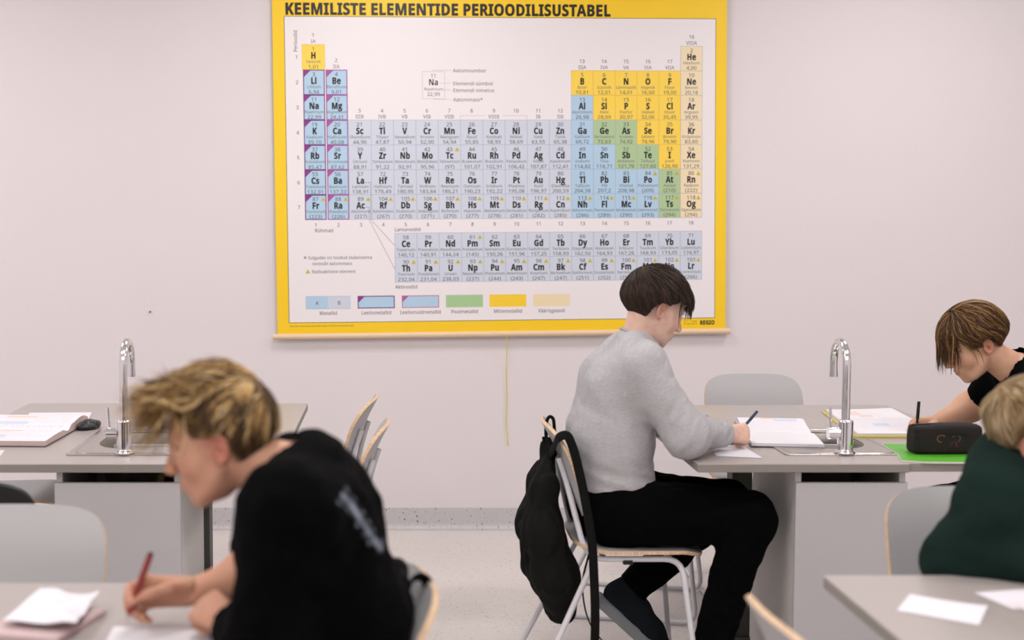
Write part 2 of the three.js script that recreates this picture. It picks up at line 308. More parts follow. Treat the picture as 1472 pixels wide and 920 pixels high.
{
  // corners of the white field on the wall, in metres: the chart hangs a little askew
  const C = [[-0.520, 2.406], [1.477, 2.394], [1.493, 1.008], [-0.504, 0.984]], ZC = -6.664;
  const project = (tx, ty) => {                               // sheet units to wall metres through the four corners
    const [a, b, c, d] = C, dx1 = b[0] - c[0], dx2 = d[0] - c[0], sx = a[0] - b[0] + c[0] - d[0], dy1 = b[1] - c[1], dy2 = d[1] - c[1], sy = a[1] - b[1] + c[1] - d[1];
    const den = dx1 * dy2 - dx2 * dy1, g1 = (sx * dy2 - dx2 * sy) / den, h1 = (dx1 * sy - sx * dy1) / den, u = tx / 614, v = ty / 435;
    const w = g1 * u + h1 * v + 1;
    return [((b[0] - a[0] + g1 * b[0]) * u + (d[0] - a[0] + h1 * d[0]) * v + a[0]) / w, ((b[1] - a[1] + g1 * b[1]) * u + (d[1] - a[1] + h1 * d[1]) * v + a[1]) / w];
  };
  const t = thing('periodic_table_chart', 'large yellow-bordered periodic table chart hanging on the white wall', 'wall chart');
  const sheet = gridGeometry(48, 36, (u, v) => {
    const [x, y] = project(SX0 + (SX1 - SX0) * u, SY1 + (SY0 - SY1) * v);
    const curl = 0.0035 * Math.sin(u * 9 + v * 3) * (1 - v) + 0.003 * noise(u * 5, v * 4, 3);
    return [x, y, ZC + 0.006 + curl, u, v];
  });
  mesh('sheet', sheet, new THREE.MeshStandardMaterial({ map: chartMap, roughness: 0.42, side: THREE.DoubleSide }), t);
  const rodAt = (ty, x0, x1) => { const a = project(x0, ty), b = project(x1, ty); return [V(a[0], a[1], ZC + 0.008), V(b[0], b[1], ZC + 0.008)]; };
  for (const [n, y] of [['bottom_rod', SY1 + 2.6], ['top_rod', SY0 - 2]]) {
    const [a, b] = rodAt(y, SX0 - 6, SX1 + 6);
    mesh(n, ringTube([a, a.clone().lerp(b, 0.5), b], [0.0135, 0.0135, 0.0135], 14), M.rod, t);
  }
  const cord = mesh('cord', ringTube([V(0.517, 0.93, ZC + 0.024), V(0.519, 0.86, ZC + 0.012), V(0.517, 0.76, -6.676), V(0.521, 0.62, -6.678), V(0.518, 0.52, -6.679), V(0.524, 0.44, -6.679), V(0.528, 0.40, -6.679)], Array(7).fill(0.0022), 6), std('#e6d24a', 0.7), t);
  cord.userData.label = 'thin yellow cord hanging from the rod';
  const hang = [[-0.1, 2.62], [1.05, 2.61]];
  for (const [x, y] of hang) mesh('hanger', ringTube([V(x, y - 0.02, ZC + 0.012), V(x, y + 0.05, Z0 + 0.012), V(x, y + 0.06, Z0)], [0.003, 0.003, 0.003], 6), M.steel, t);
}
{ const n = single('nail', cyl(0.004, 0.004, 0.012, 0, 0, 0, 8).rotateX(Math.PI / 2), M.darkMetal, 'tiny dark nail in the white wall left of the chart', 'nail'); n.position.set(-1.16, 1.035, Z0); }

// ------------------------------------------------------------------ lab benches, sinks and taps
const roundRect = (w, h, r, x = 0, y = 0, cls = THREE.Shape) => {
  const s = new cls(), a = x - w / 2, b = x + w / 2, c = y - h / 2, d = y + h / 2;
  s.moveTo(a + r, c); s.lineTo(b - r, c); s.absarc(b - r, c + r, r, -Math.PI / 2, 0); s.lineTo(b, d - r); s.absarc(b - r, d - r, r, 0, Math.PI / 2);
  s.lineTo(a + r, d); s.absarc(a + r, d - r, r, Math.PI / 2, Math.PI); s.lineTo(a, c + r); s.absarc(a + r, c + r, r, Math.PI, Math.PI * 1.5);
  return s;
};
// flat board in plan (x, z) with an optional hole, top face at y
function board(x0, x1, z0, z1, y, thick, hole) {
  const s = roundRect(x1 - x0, z1 - z0, 0.004, (x0 + x1) / 2, -(z0 + z1) / 2);
  if (hole) s.holes.push(roundRect(hole[2], hole[3], hole[4], hole[0], -hole[1], THREE.Path));
  const g = new THREE.ExtrudeGeometry(s, { depth: thick - 0.003, bevelEnabled: true, bevelSize: 0.0015, bevelThickness: 0.0015, bevelSegments: 1, curveSegments: 10 });
  g.rotateX(-Math.PI / 2); g.translate(0, y - thick + 0.0015, 0);
  return g;
}
function bench({ x0, x1, z0, z1, cab, leg, label, split, sink, lock }) {
  const bx = (x0 + x1) / 2, bz = (z0 + z1) / 2, T = 0.75;
  const t = thing('lab_bench', label, 'lab bench', [bx, 0, bz]);
  const put = (n, g, m, p = t) => { g.translate(-bx, 0, -bz); return mesh(n, g, m, p); };
  const hole = sink && [sink[0], sink[1], 0.30, 0.40, 0.06];
  const tops = split ? [[x0, split - 0.001, z0, z1], [split + 0.001, x1, z0, z1 - 0.012]] : [[x0, x1, z0, z1]];
  for (const [i, [a, b, c, d]] of tops.entries()) {
    put('tabletop', board(a, b, c, d, T, 0.0045, i ? 0 : hole), M.top);
    put('tabletop_core', board(a, b, c, d, T - 0.0045, 0.0215, i ? 0 : hole), M.topEdge);
  }
  const under = T - 0.026;
  if (cab) {
    const [a, b] = cab, front = z1 - 0.016, back = z1 - 0.53;
    put('side_panel', slab(a, a + 0.018, 0.05, under, back, front - 0.019), M.panelSide);
    put('side_panel', slab(b - 0.018, b, 0.05, under, back, front - 0.019), M.panelSide);
    put('back_panel', slab(a + 0.018, b - 0.018, 0.05, under, back, back + 0.012), M.panelSide);
    put('bottom_panel', slab(a + 0.018, b - 0.018, 0.06, 0.078, back + 0.012, front - 0.019), M.panelSide);
    put('plinth', slab(a + 0.01, b - 0.01, 0, 0.05, back, front - 0.05), M.darkMetal);
    const fp = put('front_panel', slab(a - 0.002, b + 0.002, 0.06, 0.69, front - 0.018, front, 0.002), M.panel);
    if (lock) { const l = put('lock', cyl(0.007, 0.007, 0.006, 0, 0, 0, 16).rotateZ(Math.PI / 2).translate(a, 0.66, back + 0.03), M.steel); l.userData.label = 'small steel lock on the side panel'; }
  }
  for (const [a, b, c, d] of leg) {
    put('leg', slab(a, b, 0.02, under, c, d, 0.004), M.darkMetal);
    put('foot', slab(a - 0.004, b + 0.004, 0, 0.022, c - 0.02, d + 0.02, 0.004), M.darkMetal);
  }
  put('crossbar', slab(x0 + 0.12, x1 - 0.12, under - 0.04, under, z0 + 0.1, z0 + 0.14, 0.003), M.darkMetal);
  return t;
}
bench({ x0: -1.437, x1: -0.349, z0: -5.535, z1: -4.152, cab: [-1.012, -0.643], leg: [[-0.715, -0.645, -4.93, -4.85], [-1.17, -1.10, -5.4, -5.32], [-0.86, -0.79, -5.4, -5.32]], sink: [-0.828, -4.575], label: 'grey lab bench with a sink and white cupboard behind the blond student' });
bench({ x0: 0.89, x1: 1.9, z0: -5.485, z1: -4.155, cab: [1.187, 1.515], leg: [[1.157, 1.227, -4.93, -4.85], [1.45, 1.52, -5.4, -5.32], [1.6, 1.67, -5.4, -5.32]], split: 1.515, sink: [1.372, -4.575], lock: true, label: 'grey lab bench with a sink between the grey-sweater and black-shirt students' });
bench({ x0: -1.43, x1: -0.29, z0: -2.777, z1: -1.4, cab: [-1.01, -0.75], leg: [[-0.55, -0.48, -2.65, -2.57], [-1.25, -1.18, -2.65, -2.57]], label: 'grey table in the bottom left corner under the blond student\'s hands' });
bench({ x0: 0.866, x1: 1.95, z0: -2.838, z1: -1.45, cab: [1.2, 1.52], leg: [[1.1, 1.17, -2.7, -2.62], [1.6, 1.67, -2.7, -2.62]], label: 'grey table in the bottom right corner in front of the green-sweater student' });

function superRing(rx, rz, n, y, cx = 0, cz = 0, count = 56) { const out = []; for (let i = 0; i <= count; i++) { const a = i / count * Math.PI * 2, c = Math.cos(a), s = Math.sin(a), k = (Math.abs(c) ** n + Math.abs(s) ** n) ** (-1 / n); out.push([cx + c * k * rx, y, cz + s * k * rz]); } return out; }
function sinkUnit(x, z, label) {
  const t = thing('sink', label, 'sink', [x, 0.75, z]);
  const rim = roundRect(0.365, 0.53, 0.012); rim.holes.push((() => { const p = new THREE.Path(); superRing(0.128, 0.178, 2.6, 0, 0, 0.02).forEach(([a, , b], i) => (i ? p.lineTo(a, b) : p.moveTo(a, b))); return p; })());
  const g = new THREE.ExtrudeGeometry(rim, { depth: 0.0018, bevelEnabled: true, bevelSize: 0.001, bevelThickness: 0.001, bevelSegments: 2 });
  g.rotateX(-Math.PI / 2); g.translate(0, 0.001, 0);
  mesh('rim', g, M.steel, t);
  mesh('raised_edge', ringTube(superRing(0.165, 0.245, 14, 0.003).map((p) => V(...p)), Array(57).fill(0.002), 6), M.steel, t);
  const rings = [[0.129, 0.179, 0.002], [0.125, 0.175, -0.004], [0.118, 0.168, -0.03], [0.11, 0.158, -0.1], [0.1, 0.146, -0.135], [0.08, 0.12, -0.15], [0.03, 0.04, -0.154], [0.001, 0.001, -0.155]];
  mesh('basin', gridGeometry(56, rings.length - 1, (u, v) => { const r = rings[Math.round(v * (rings.length - 1))]; return superRing(r[0], r[1], 2.6, r[2], 0, -0.02)[Math.round(u * 56)]; }), new THREE.MeshStandardMaterial({ color: '#a39d96', metalness: 0.9, roughness: 0.42, side: THREE.DoubleSide }), t);
  mesh('drain', cyl(0.022, 0.022, 0.003, 0, -0.156, -0.02), M.chrome, t);
  mesh('drain_pipe', cyl(0.02, 0.02, 0.2, 0, -0.36, -0.02), M.frameWhite, t);
}
sinkUnit(-0.828, -4.565, 'steel sink set in the bench behind the blond student');
sinkUnit(1.372, -4.565, 'steel sink partly covered by the open notebook');
function faucet(x, z, label, turn = 0) {
  const t = thing('faucet', label, 'faucet', [x, 0.754, z], turn);
  mesh('base', new THREE.LatheGeometry([[0, 0], [0.031, 0], [0.032, 0.004], [0.029, 0.008], [0.0245, 0.011], [0.0235, 0.014], [0.0235, 0.098], [0.022, 0.102], [0.014, 0.104], [0, 0.104]].map((p) => new THREE.Vector2(...p)), 36), M.chrome, t);
  const pts = [V(0, 0.1, 0), V(0, 0.16, 0), V(0, 0.22, 0), V(0, 0.268, 0)];
  for (let i = 1; i <= 16; i++) { const a = Math.PI * i / 16; pts.push(V(0, 0.272 + 0.066 * Math.sin(a), -0.066 + 0.066 * Math.cos(a))); }
  pts.push(V(0, 0.252, -0.132), V(0, 0.226, -0.132));
  mesh('spout', ringTube(pts, pts.map(() => 0.0125), 18, 1, V(1, 0, 0)), M.chrome, t);
  mesh('aerator', cyl(0.0135, 0.0135, 0.016, 0, 0.222, -0.132), M.chrome, t);
  const k = mesh('lever_knob', new THREE.CylinderGeometry(0.0185, 0.0185, 0.034, 26).rotateZ(Math.PI / 2).translate(-0.036, 0.062, 0), M.chrome, t);
  mesh('lever', ringTube([V(-0.044, 0.066, 0), V(-0.046, 0.1, 0.002), V(-0.048, 0.142, 0.004)], [0.0045, 0.0042, 0.0038], 10), M.chrome, k);
}
faucet(-0.834, -4.318, 'tall curved chrome tap on the left bench behind the blond student');
faucet(1.374, -4.318, 'tall curved chrome tap on the bench beside the open notebook');

// ------------------------------------------------------------------ chairs
// thin rounded plate: a square grid pressed into a rounded outline and bent by f(a, b) -> [x, y, z] + unit normal offset
function plate(hw, hh, thick, n, bend, steps = 20) {
  const at = (a, b) => { const m = Math.max(Math.abs(a), Math.abs(b)); if (m < 1e-6) return [0, 0]; const qx = a / m, qy = b / m, r = (Math.abs(qx) ** n + Math.abs(qy) ** n) ** (-1 / n); return [qx * r * m * hw, qy * r * m * hh]; };
  const P = (a, b, side) => { const [u, v] = at(a, b), p = V(...bend(u, v)), e = 1e-3, pu = V(...bend(u + e, v)).sub(p), pv = V(...bend(u, v + e)).sub(p), nn = pu.cross(pv).normalize(); return p.addScaledVector(nn, side * thick / 2); };
  const face = (side) => gridGeometry(steps, steps, (s, t) => { const a = (s * 2 - 1) * side, b = t * 2 - 1, p = P(a, b, side); return [p.x, p.y, p.z]; });
  const loop = []; const K = steps * 2;
  for (let i = 0; i < 4; i++) for (let k = 0; k < K; k++) { const q = k / K * 2 - 1; loop.push(i === 0 ? [q, -1] : i === 1 ? [1, q] : i === 2 ? [-q, 1] : [-1, -q]); }
  loop.push(loop[0]);
  const rim = gridGeometry(loop.length - 1, 2, (s, t) => { const [a, b] = loop[Math.round(s * (loop.length - 1))]; const k = t === 0.5 ? 1.004 : 1.0, p = P(a * k, b * k, (t * 2 - 1) * 0.999); return [p.x, p.y, p.z, s * 1.6, t * 0.02]; });
  return [merged([face(1), face(-1)]), rim];
}
const seatBend = (u, v) => [v + 0.01, 0.462 - 0.012 * Math.exp(-((v + 0.05) ** 2 + u * u) / 0.018) - 0.03 * smooth(0.12, 0.22, v) * 0.7 + 0.018 * smooth(0.1, 0.2, -v), u];
const backBend = (u, v) => [-0.212 - 0.30 * v + 0.5 * u * u - 0.12 * smooth(0.02, 0.16, v) * v, 0.695 + v * 0.955, u];
const [seatFace, seatRim] = plate(0.205, 0.2, 0.011, 5, seatBend), [backFace, backRim] = plate(0.2, 0.147, 0.011, 4.2, backBend);
const sideLoop = (s) => bentTube([[-0.2345, 0.735, s * 0.105], [-0.213, 0.67, s * 0.11], [-0.165, 0.475, s * 0.165], [-0.13, 0.436, s * 0.175], [0.135, 0.436, s * 0.175], [0.185, 0.011, s * 0.245], [-0.335, 0.011, s * 0.245], [-0.135, 0.425, s * 0.175]], 0.0092, 0.055, 10);
const tubes = [sideLoop(-1), sideLoop(1)], crossTube = [bentTube([[0.1, 0.436, -0.175], [0.1, 0.436, 0.175]], 0.0085), bentTube([[-0.1, 0.436, -0.175], [-0.1, 0.436, 0.175]], 0.0085)];
const glide = (s) => box(0.03, 0.014, 0.022, -0.03, 0.427, s * 0.176, 0.003);
function chair(label, x, z, turn, { dark = false } = {}) {
  const t = thing('classroom_chair', label, 'chair', [x, 0, z], turn);
  const lam = dark ? M.blackPlastic : M.laminate, edge = dark ? M.blackPlastic : M.wood, fr = dark ? M.darkMetal : M.frameWhite;
  const s = mesh('seat', seatFace, lam, t); const se = mesh('plywood_edge', seatRim, edge, s);
  const b = mesh('backrest', backFace, lam, t); const be = mesh('plywood_edge', backRim, edge, b);
  tubes.forEach((g) => mesh('side_frame', g, fr, t)); crossTube.forEach((g) => mesh('crossbar', g, fr, t));
  for (const q of [-1, 1]) mesh('stacking_buffer', glide(q), M.blackPlastic, t);
  return t;
}
chair('chair the student in the grey sweater sits on, black backpack on its back', 0.735, -4.45, 0);
chair('empty chair with its seat showing behind the grey-sweater student', 0.965, -5.33, -0.25);
chair('chair facing out at the far end of the bench below the chart', 1.452, -5.535, -Math.PI / 2);
chair('farther of the two empty chairs at the left bench', -0.345, -5.06, Math.PI - 0.1);
chair('nearer of the two empty chairs at the left bench', -0.298, -4.43, Math.PI - 0.07);
chair('black chair cut by the left edge of the photo', -1.08, -3.66, Math.PI / 2, { dark: true });
chair('chair facing out at the bottom left table, left of the red pen', -0.835, -2.86, -Math.PI / 2);
chair('chair the blond student in black sits on', -0.212, -2.44, Math.PI + 0.14);
chair('chair the student in the green sweater sits on', 1.345, -3.075, -Math.PI / 2);
chair('empty chair at bottom centre, left of the bottom right table', 0.868, -2.27, 0.05);
chair('chair under the left bench, glimpsed beside the cupboard', -1.44, -5.22, 0.1);
chair('chair the long-haired student in black sits on', 2.16, -4.6, Math.PI);

// ------------------------------------------------------------------ surfaces from distance fields
const smin = (a, b, k) => { const h = Math.max(k - Math.abs(a - b), 0) / k; return Math.min(a, b) - h * h * k * 0.25; };
const smax = (a, b, k) => -smin(-a, -b, k);
const ball = (x, y, z, r) => Math.sqrt(x * x + y * y + z * z) - r;
const egg = (x, y, z, a, b, c) => { const k0 = Math.hypot(x / a, y / b, z / c), k1 = Math.hypot(x / (a * a), y / (b * b), z / (c * c)); return k1 < 1e-9 ? -Math.min(a, b, c) : k0 * (k0 - 1) / k1; };
const cone = (x, y, z, ax, ay, az, ra, bx, by, bz, rb, flat) => {
  const ux = bx - ax, uy = by - ay, uz = bz - az, l2 = ux * ux + uy * uy + uz * uz, px = x - ax, py = y - ay, pz = z - az;
  const raw = (px * ux + py * uy + pz * uz) / l2, t = clamp(raw, 0, 1);
  const d = Math.sqrt((px - ux * t) ** 2 + (py - uy * t) ** 2 + (pz - uz * t) ** 2) - (ra + (rb - ra) * t);
  return flat ? Math.max(d, (raw - 1) * Math.sqrt(l2)) : d;
};
// bones: [[ax, ay, az, ra], [bx, by, bz, rb], flatEnd]
const boneField = (bones, k) => { const B = bones.map(([a, b, f]) => [...a, ...b, f ? 1 : 0]); return (x, y, z) => { let d = 1e3; for (const b of B) { const e = cone(x, y, z, b[0], b[1], b[2], b[3], b[4], b[5], b[6], b[7], b[8]); d = d > 100 ? e : smin(d, e, k); } return d; }; };
function boneBounds(bones, pad) {
  const lo = [1e9, 1e9, 1e9], hi = [-1e9, -1e9, -1e9];
  for (const b of bones) for (const p of [b[0], b[1]]) for (let i = 0; i < 3; i++) { lo[i] = Math.min(lo[i], p[i] - p[3] - pad); hi[i] = Math.max(hi[i], p[i] + p[3] + pad); }
  return [lo, hi];
}
function surface(f, lo, hi, cell) {
  const n = [0, 1, 2].map((i) => Math.ceil((hi[i] - lo[i]) / cell) + 2), [nx, ny, nz] = n, F = new Float32Array(nx * ny * nz), at = (i, j, k) => (k * ny + j) * nx + i, S = 4;
  for (let k0 = 0; k0 < nz; k0 += S) for (let j0 = 0; j0 < ny; j0 += S) for (let i0 = 0; i0 < nx; i0 += S) {
    const c = f(lo[0] + (i0 + 1.5) * cell, lo[1] + (j0 + 1.5) * cell, lo[2] + (k0 + 1.5) * cell), far = Math.abs(c) > cell * 5.2;
    for (let k = k0; k < Math.min(k0 + S, nz); k++) for (let j = j0; j < Math.min(j0 + S, ny); j++) for (let i = i0; i < Math.min(i0 + S, nx); i++) F[at(i, j, k)] = far ? c : f(lo[0] + i * cell, lo[1] + j * cell, lo[2] + k * cell);
  }
  const id = new Int32Array(nx * ny * nz).fill(-1), pos = [], idx = [], E = [[0, 1], [0, 2], [0, 4], [1, 3], [1, 5], [2, 3], [2, 6], [3, 7], [4, 5], [4, 6], [5, 7], [6, 7]], v = new Array(8);
  for (let k = 0; k < nz - 1; k++) for (let j = 0; j < ny - 1; j++) for (let i = 0; i < nx - 1; i++) {
    let mask = 0;
    for (let q = 0; q < 8; q++) { v[q] = F[at(i + (q & 1), j + ((q >> 1) & 1), k + (q >> 2))]; if (v[q] < 0) mask |= 1 << q; }
    if (mask === 0 || mask === 255) continue;
    let x = 0, y = 0, z = 0, c = 0;
    for (const [a, b] of E) {
      if ((v[a] < 0) === (v[b] < 0)) continue;
      const t = v[a] / (v[a] - v[b]);
      x += (a & 1) + ((b & 1) - (a & 1)) * t; y += ((a >> 1) & 1) + (((b >> 1) & 1) - ((a >> 1) & 1)) * t; z += (a >> 2) + ((b >> 2) - (a >> 2)) * t; c++;
    }
    id[at(i, j, k)] = pos.length / 3;
    pos.push(lo[0] + (i + x / c) * cell, lo[1] + (j + y / c) * cell, lo[2] + (k + z / c) * cell);
  }
  const quad = (a, b, c, d, flip) => { if (a < 0 || b < 0 || c < 0 || d < 0) return; flip ? idx.push(a, c, b, a, d, c) : idx.push(a, b, c, a, c, d); };
  for (let k = 1; k < nz - 1; k++) for (let j = 1; j < ny - 1; j++) for (let i = 1; i < nx - 1; i++) {
    const a = F[at(i, j, k)] < 0;
    if (a !== F[at(i + 1, j, k)] < 0) quad(id[at(i, j - 1, k - 1)], id[at(i, j, k - 1)], id[at(i, j, k)], id[at(i, j - 1, k)], !a);
    if (a !== F[at(i, j + 1, k)] < 0) quad(id[at(i - 1, j, k - 1)], id[at(i - 1, j, k)], id[at(i, j, k)], id[at(i, j, k - 1)], !a);
    if (a !== F[at(i, j, k + 1)] < 0) quad(id[at(i - 1, j - 1, k)], id[at(i, j - 1, k)], id[at(i, j, k)], id[at(i - 1, j, k)], !a);
  }
  const nor = new Float32Array(pos.length), uv = new Float32Array(pos.length / 3 * 2), e = cell * 0.5;
  for (let i = 0; i < pos.length; i += 3) {
    const x = pos[i], y = pos[i + 1], z = pos[i + 2], a = f(x + e, y, z) - f(x - e, y, z), b = f(x, y + e, z) - f(x, y - e, z), c = f(x, y, z + e) - f(x, y, z - e), l = Math.hypot(a, b, c) || 1;
    nor[i] = a / l; nor[i + 1] = b / l; nor[i + 2] = c / l;
    uv[i / 3 * 2] = x * 0.83 + z * 0.62; uv[i / 3 * 2 + 1] = y + 0.33 * z - 0.21 * x;
  }
  const g = new THREE.BufferGeometry();
  g.setAttribute('position', new THREE.Float32BufferAttribute(pos, 3)); g.setAttribute('normal', new THREE.Float32BufferAttribute(nor, 3)); g.setAttribute('uv', new THREE.Float32BufferAttribute(uv, 2)); g.setIndex(idx);
  return g;
}
function paint(g, f) { const p = g.attributes.position, c = new Float32Array(p.count * 3); for (let i = 0; i < p.count; i++) { const q = f(p.getX(i), p.getY(i), p.getZ(i)); c.set(q, i * 3); } g.setAttribute('color', new THREE.Float32BufferAttribute(c, 3)); return g; }
const lin = (hex) => { const c = new THREE.Color(hex); return [c.r, c.g, c.b]; };
const mix3 = (a, b, t) => [a[0] + (b[0] - a[0]) * t, a[1] + (b[1] - a[1]) * t, a[2] + (b[2] - a[2]) * t];

// ------------------------------------------------------------------ heads (own axes: x to the left ear, y up, z out of the face)
function headField(x, y, z) {
  const ax = Math.abs(x);
  let d = egg(x, y - 0.036, z + 0.012, 0.0735, 0.089, 0.0935);
  d = smin(d, egg(x, y + 0.006, z - 0.03, 0.058, 0.08, 0.0565), 0.03);
  d = smin(d, egg(x, y + 0.06, z - 0.026, 0.049, 0.044, 0.05), 0.026);
  d = smin(d, ball(x, y + 0.094, z - 0.062, 0.0165), 0.024);
  d = smin(d, cone(ax, y, z, 0.05, -0.04, 0.0, 0.012, 0.03, -0.085, 0.048, 0.012), 0.022);
  d = smin(d, ball(ax - 0.036, y + 0.024, z - 0.05, 0.025), 0.022);
  d = smin(d, cone(ax, y, z, 0.006, 0.022, 0.082, 0.0075, 0.043, 0.024, 0.064, 0.007), 0.014);
  d = smax(d, -ball(ax - 0.031, y - 0.003, z - 0.101, 0.0165), 0.012);
  d = smin(d, egg(ax - 0.031, y - 0.002, z - 0.0725, 0.0145, 0.0115, 0.0125), 0.005);
  d = smin(d, cone(x, y, z, 0, 0.016, 0.083, 0.0068, 0, -0.027, 0.1055, 0.0098), 0.013);
  d = smin(d, ball(ax - 0.0095, y + 0.0315, z - 0.0965, 0.0078), 0.007);
  d = smax(d, -ball(ax - 0.0055, y + 0.0405, z - 0.0985, 0.0038), 0.003);
  d = smin(d, egg(x, y + 0.06, z - 0.067, 0.028, 0.022, 0.02), 0.016);
  d = smin(d, egg(x, y + 0.0565, z - 0.0855, 0.021, 0.0052, 0.0062), 0.005);
  d = smin(d, egg(x, y + 0.067, z - 0.084, 0.018, 0.0056, 0.0062), 0.005);
  // ear
  const A = 0.3, K = 1.16, qx = (ax - 0.0675) * K, qz = (z + 0.004) * K, u = qx * Math.sin(A) - qz * Math.cos(A), w = qx * Math.cos(A) + qz * Math.sin(A), v = (y + 0.006) * K - u * 0.12;
  if (Math.abs(u) < 0.07 && Math.abs(w) < 0.05 && Math.abs(v) < 0.07) {
    let e = egg(u - 0.0155, v, w - 0.003, 0.0175, 0.029, 0.0062);
    const k = Math.hypot((u - 0.0155) / 0.0162, (v - 0.003) / 0.0262), dr = (k - 1) * 0.018;
    e = smin(e, Math.hypot(dr, w - 0.009) - 0.0036, 0.004);
    e = smax(e, -egg(u - 0.011, v + 0.004, w - 0.0095, 0.0085, 0.0125, 0.0095), 0.004);
    e = smax(e, -egg(u - 0.0165, v - 0.013, w - 0.01, 0.0075, 0.006, 0.0045), 0.003);
    e = smin(e, ball(u - 0.009, v + 0.0275, w - 0.003, 0.0072), 0.006);
    e = smin(e, ball(u + 0.0005, v + 0.006, w - 0.0055, 0.0046), 0.004);
    d = smin(d, e, 0.006);
  }
  return d;
}
// yaw: heading in the floor plane (0 = +x, positive towards +z), pitch: nod down, roll
function headFrame(centre, yaw, pitch, roll = 0, size = 1) {
  const f0 = V(Math.cos(yaw), 0, Math.sin(yaw)), up = V(0, 1, 0), f = f0.clone().multiplyScalar(Math.cos(pitch)).addScaledVector(up, -Math.sin(pitch));
  let u = up.clone().multiplyScalar(Math.cos(pitch)).addScaledVector(f0, Math.sin(pitch)), s = u.clone().cross(f);
  if (roll) { const u2 = u.clone().multiplyScalar(Math.cos(roll)).addScaledVector(s, Math.sin(roll)); s = s.multiplyScalar(Math.cos(roll)).addScaledVector(u, -Math.sin(roll)); u = u2; }
  const m = new THREE.Matrix4().makeBasis(s, u, f).scale(V(size, size, size)).setPosition(...centre);
  return { m, inv: m.clone().invert(), size };
}
const toLocal = (F, p) => { const v = V(...p).applyMatrix4(F.inv); return [v.x, v.y, v.z]; };
function headGeometry(F, neckBase, skin, neckR = 0.054) {
  const nb = toLocal(F, neckBase), R = neckR / F.size;
  const f = (x, y, z) => smin(headField(x, y, z), cone(x, y, z, 0, -0.04, -0.034, 0.047, nb[0], nb[1], nb[2], R), 0.016);
  const lo = [Math.min(-0.1, nb[0] - R - 0.01), Math.min(-0.13, nb[1] - R), Math.min(-0.13, nb[2] - R - 0.01)], hi = [Math.max(0.1, nb[0] + R + 0.01), 0.145, Math.max(0.13, nb[2] + R + 0.01)];
  const g = surface(f, lo, hi, 0.0029);
  paint(g, skin); g.applyMatrix4(F.m);
  return g;
}
function skinPaint(tone, { ear = 0.6, brow = '#6b4a34', spots = 0, seedAt = 5 } = {}) {
  const base = lin(tone), red = lin('#bf7767'), lip = lin('#b06e66'), hair = lin(brow), lash = lin('#3a2720'), S = [];
  seed(seedAt);
  for (let i = 0; i < spots; i++) S.push([-0.028 - 0.035 * rnd(), -0.01 - 0.075 * rnd(), 0.02 + 0.055 * rnd(), 0.0016 + 0.0014 * rnd()]);
  return (x, y, z) => {
    const ax = Math.abs(x); let c = mix3(base, red, clamp(0.06 + 0.2 * noise(x * 45, y * 45, z * 45), 0, 0.3));
    if (ax > 0.067 && y < 0.035 && y > -0.05 && z < 0.012) c = mix3(c, red, ear * smooth(0.067, 0.074, ax));
    c = mix3(c, red, 0.28 * Math.exp(-((ax - 0.04) ** 2 + (y + 0.03) ** 2) / 0.0007) * smooth(0.02, 0.06, z));
    c = mix3(c, red, 0.3 * Math.exp(-(x * x + (y + 0.028) ** 2) / 0.0002) * smooth(0.09, 0.1, z));
    if (z > 0.078) c = mix3(c, lip, 0.8 * Math.exp(-((x / 0.019) ** 4)) * Math.exp(-(((y + 0.062) / 0.009) ** 4)));
    if (z > 0.045 && ax > 0.009 && ax < 0.052) c = mix3(c, hair, 0.85 * Math.exp(-(((y - 0.0245 - 0.05 * (ax - 0.01) + 2 * Math.max(0, ax - 0.035) ** 1.2) / 0.0045) ** 2)));
    if (z > 0.06 && ax > 0.015 && ax < 0.047) c = mix3(c, lash, 0.85 * Math.exp(-(((y + 0.0045 + 9 * (ax - 0.031) ** 2) / 0.0016) ** 2)));
    for (const s of S) for (const g of [1, -1]) { const q = (x - s[0] * g) ** 2 + (y - s[1]) ** 2 + (z - s[2]) ** 2; const w = Math.exp(-((y - s[1]) ** 2 + (z - s[2]) ** 2) / (s[3] * s[3])); if (x * s[0] * g > 0 && ax > 0.02) c = mix3(c, red, 0.45 * w); }
    return c;
  };
}
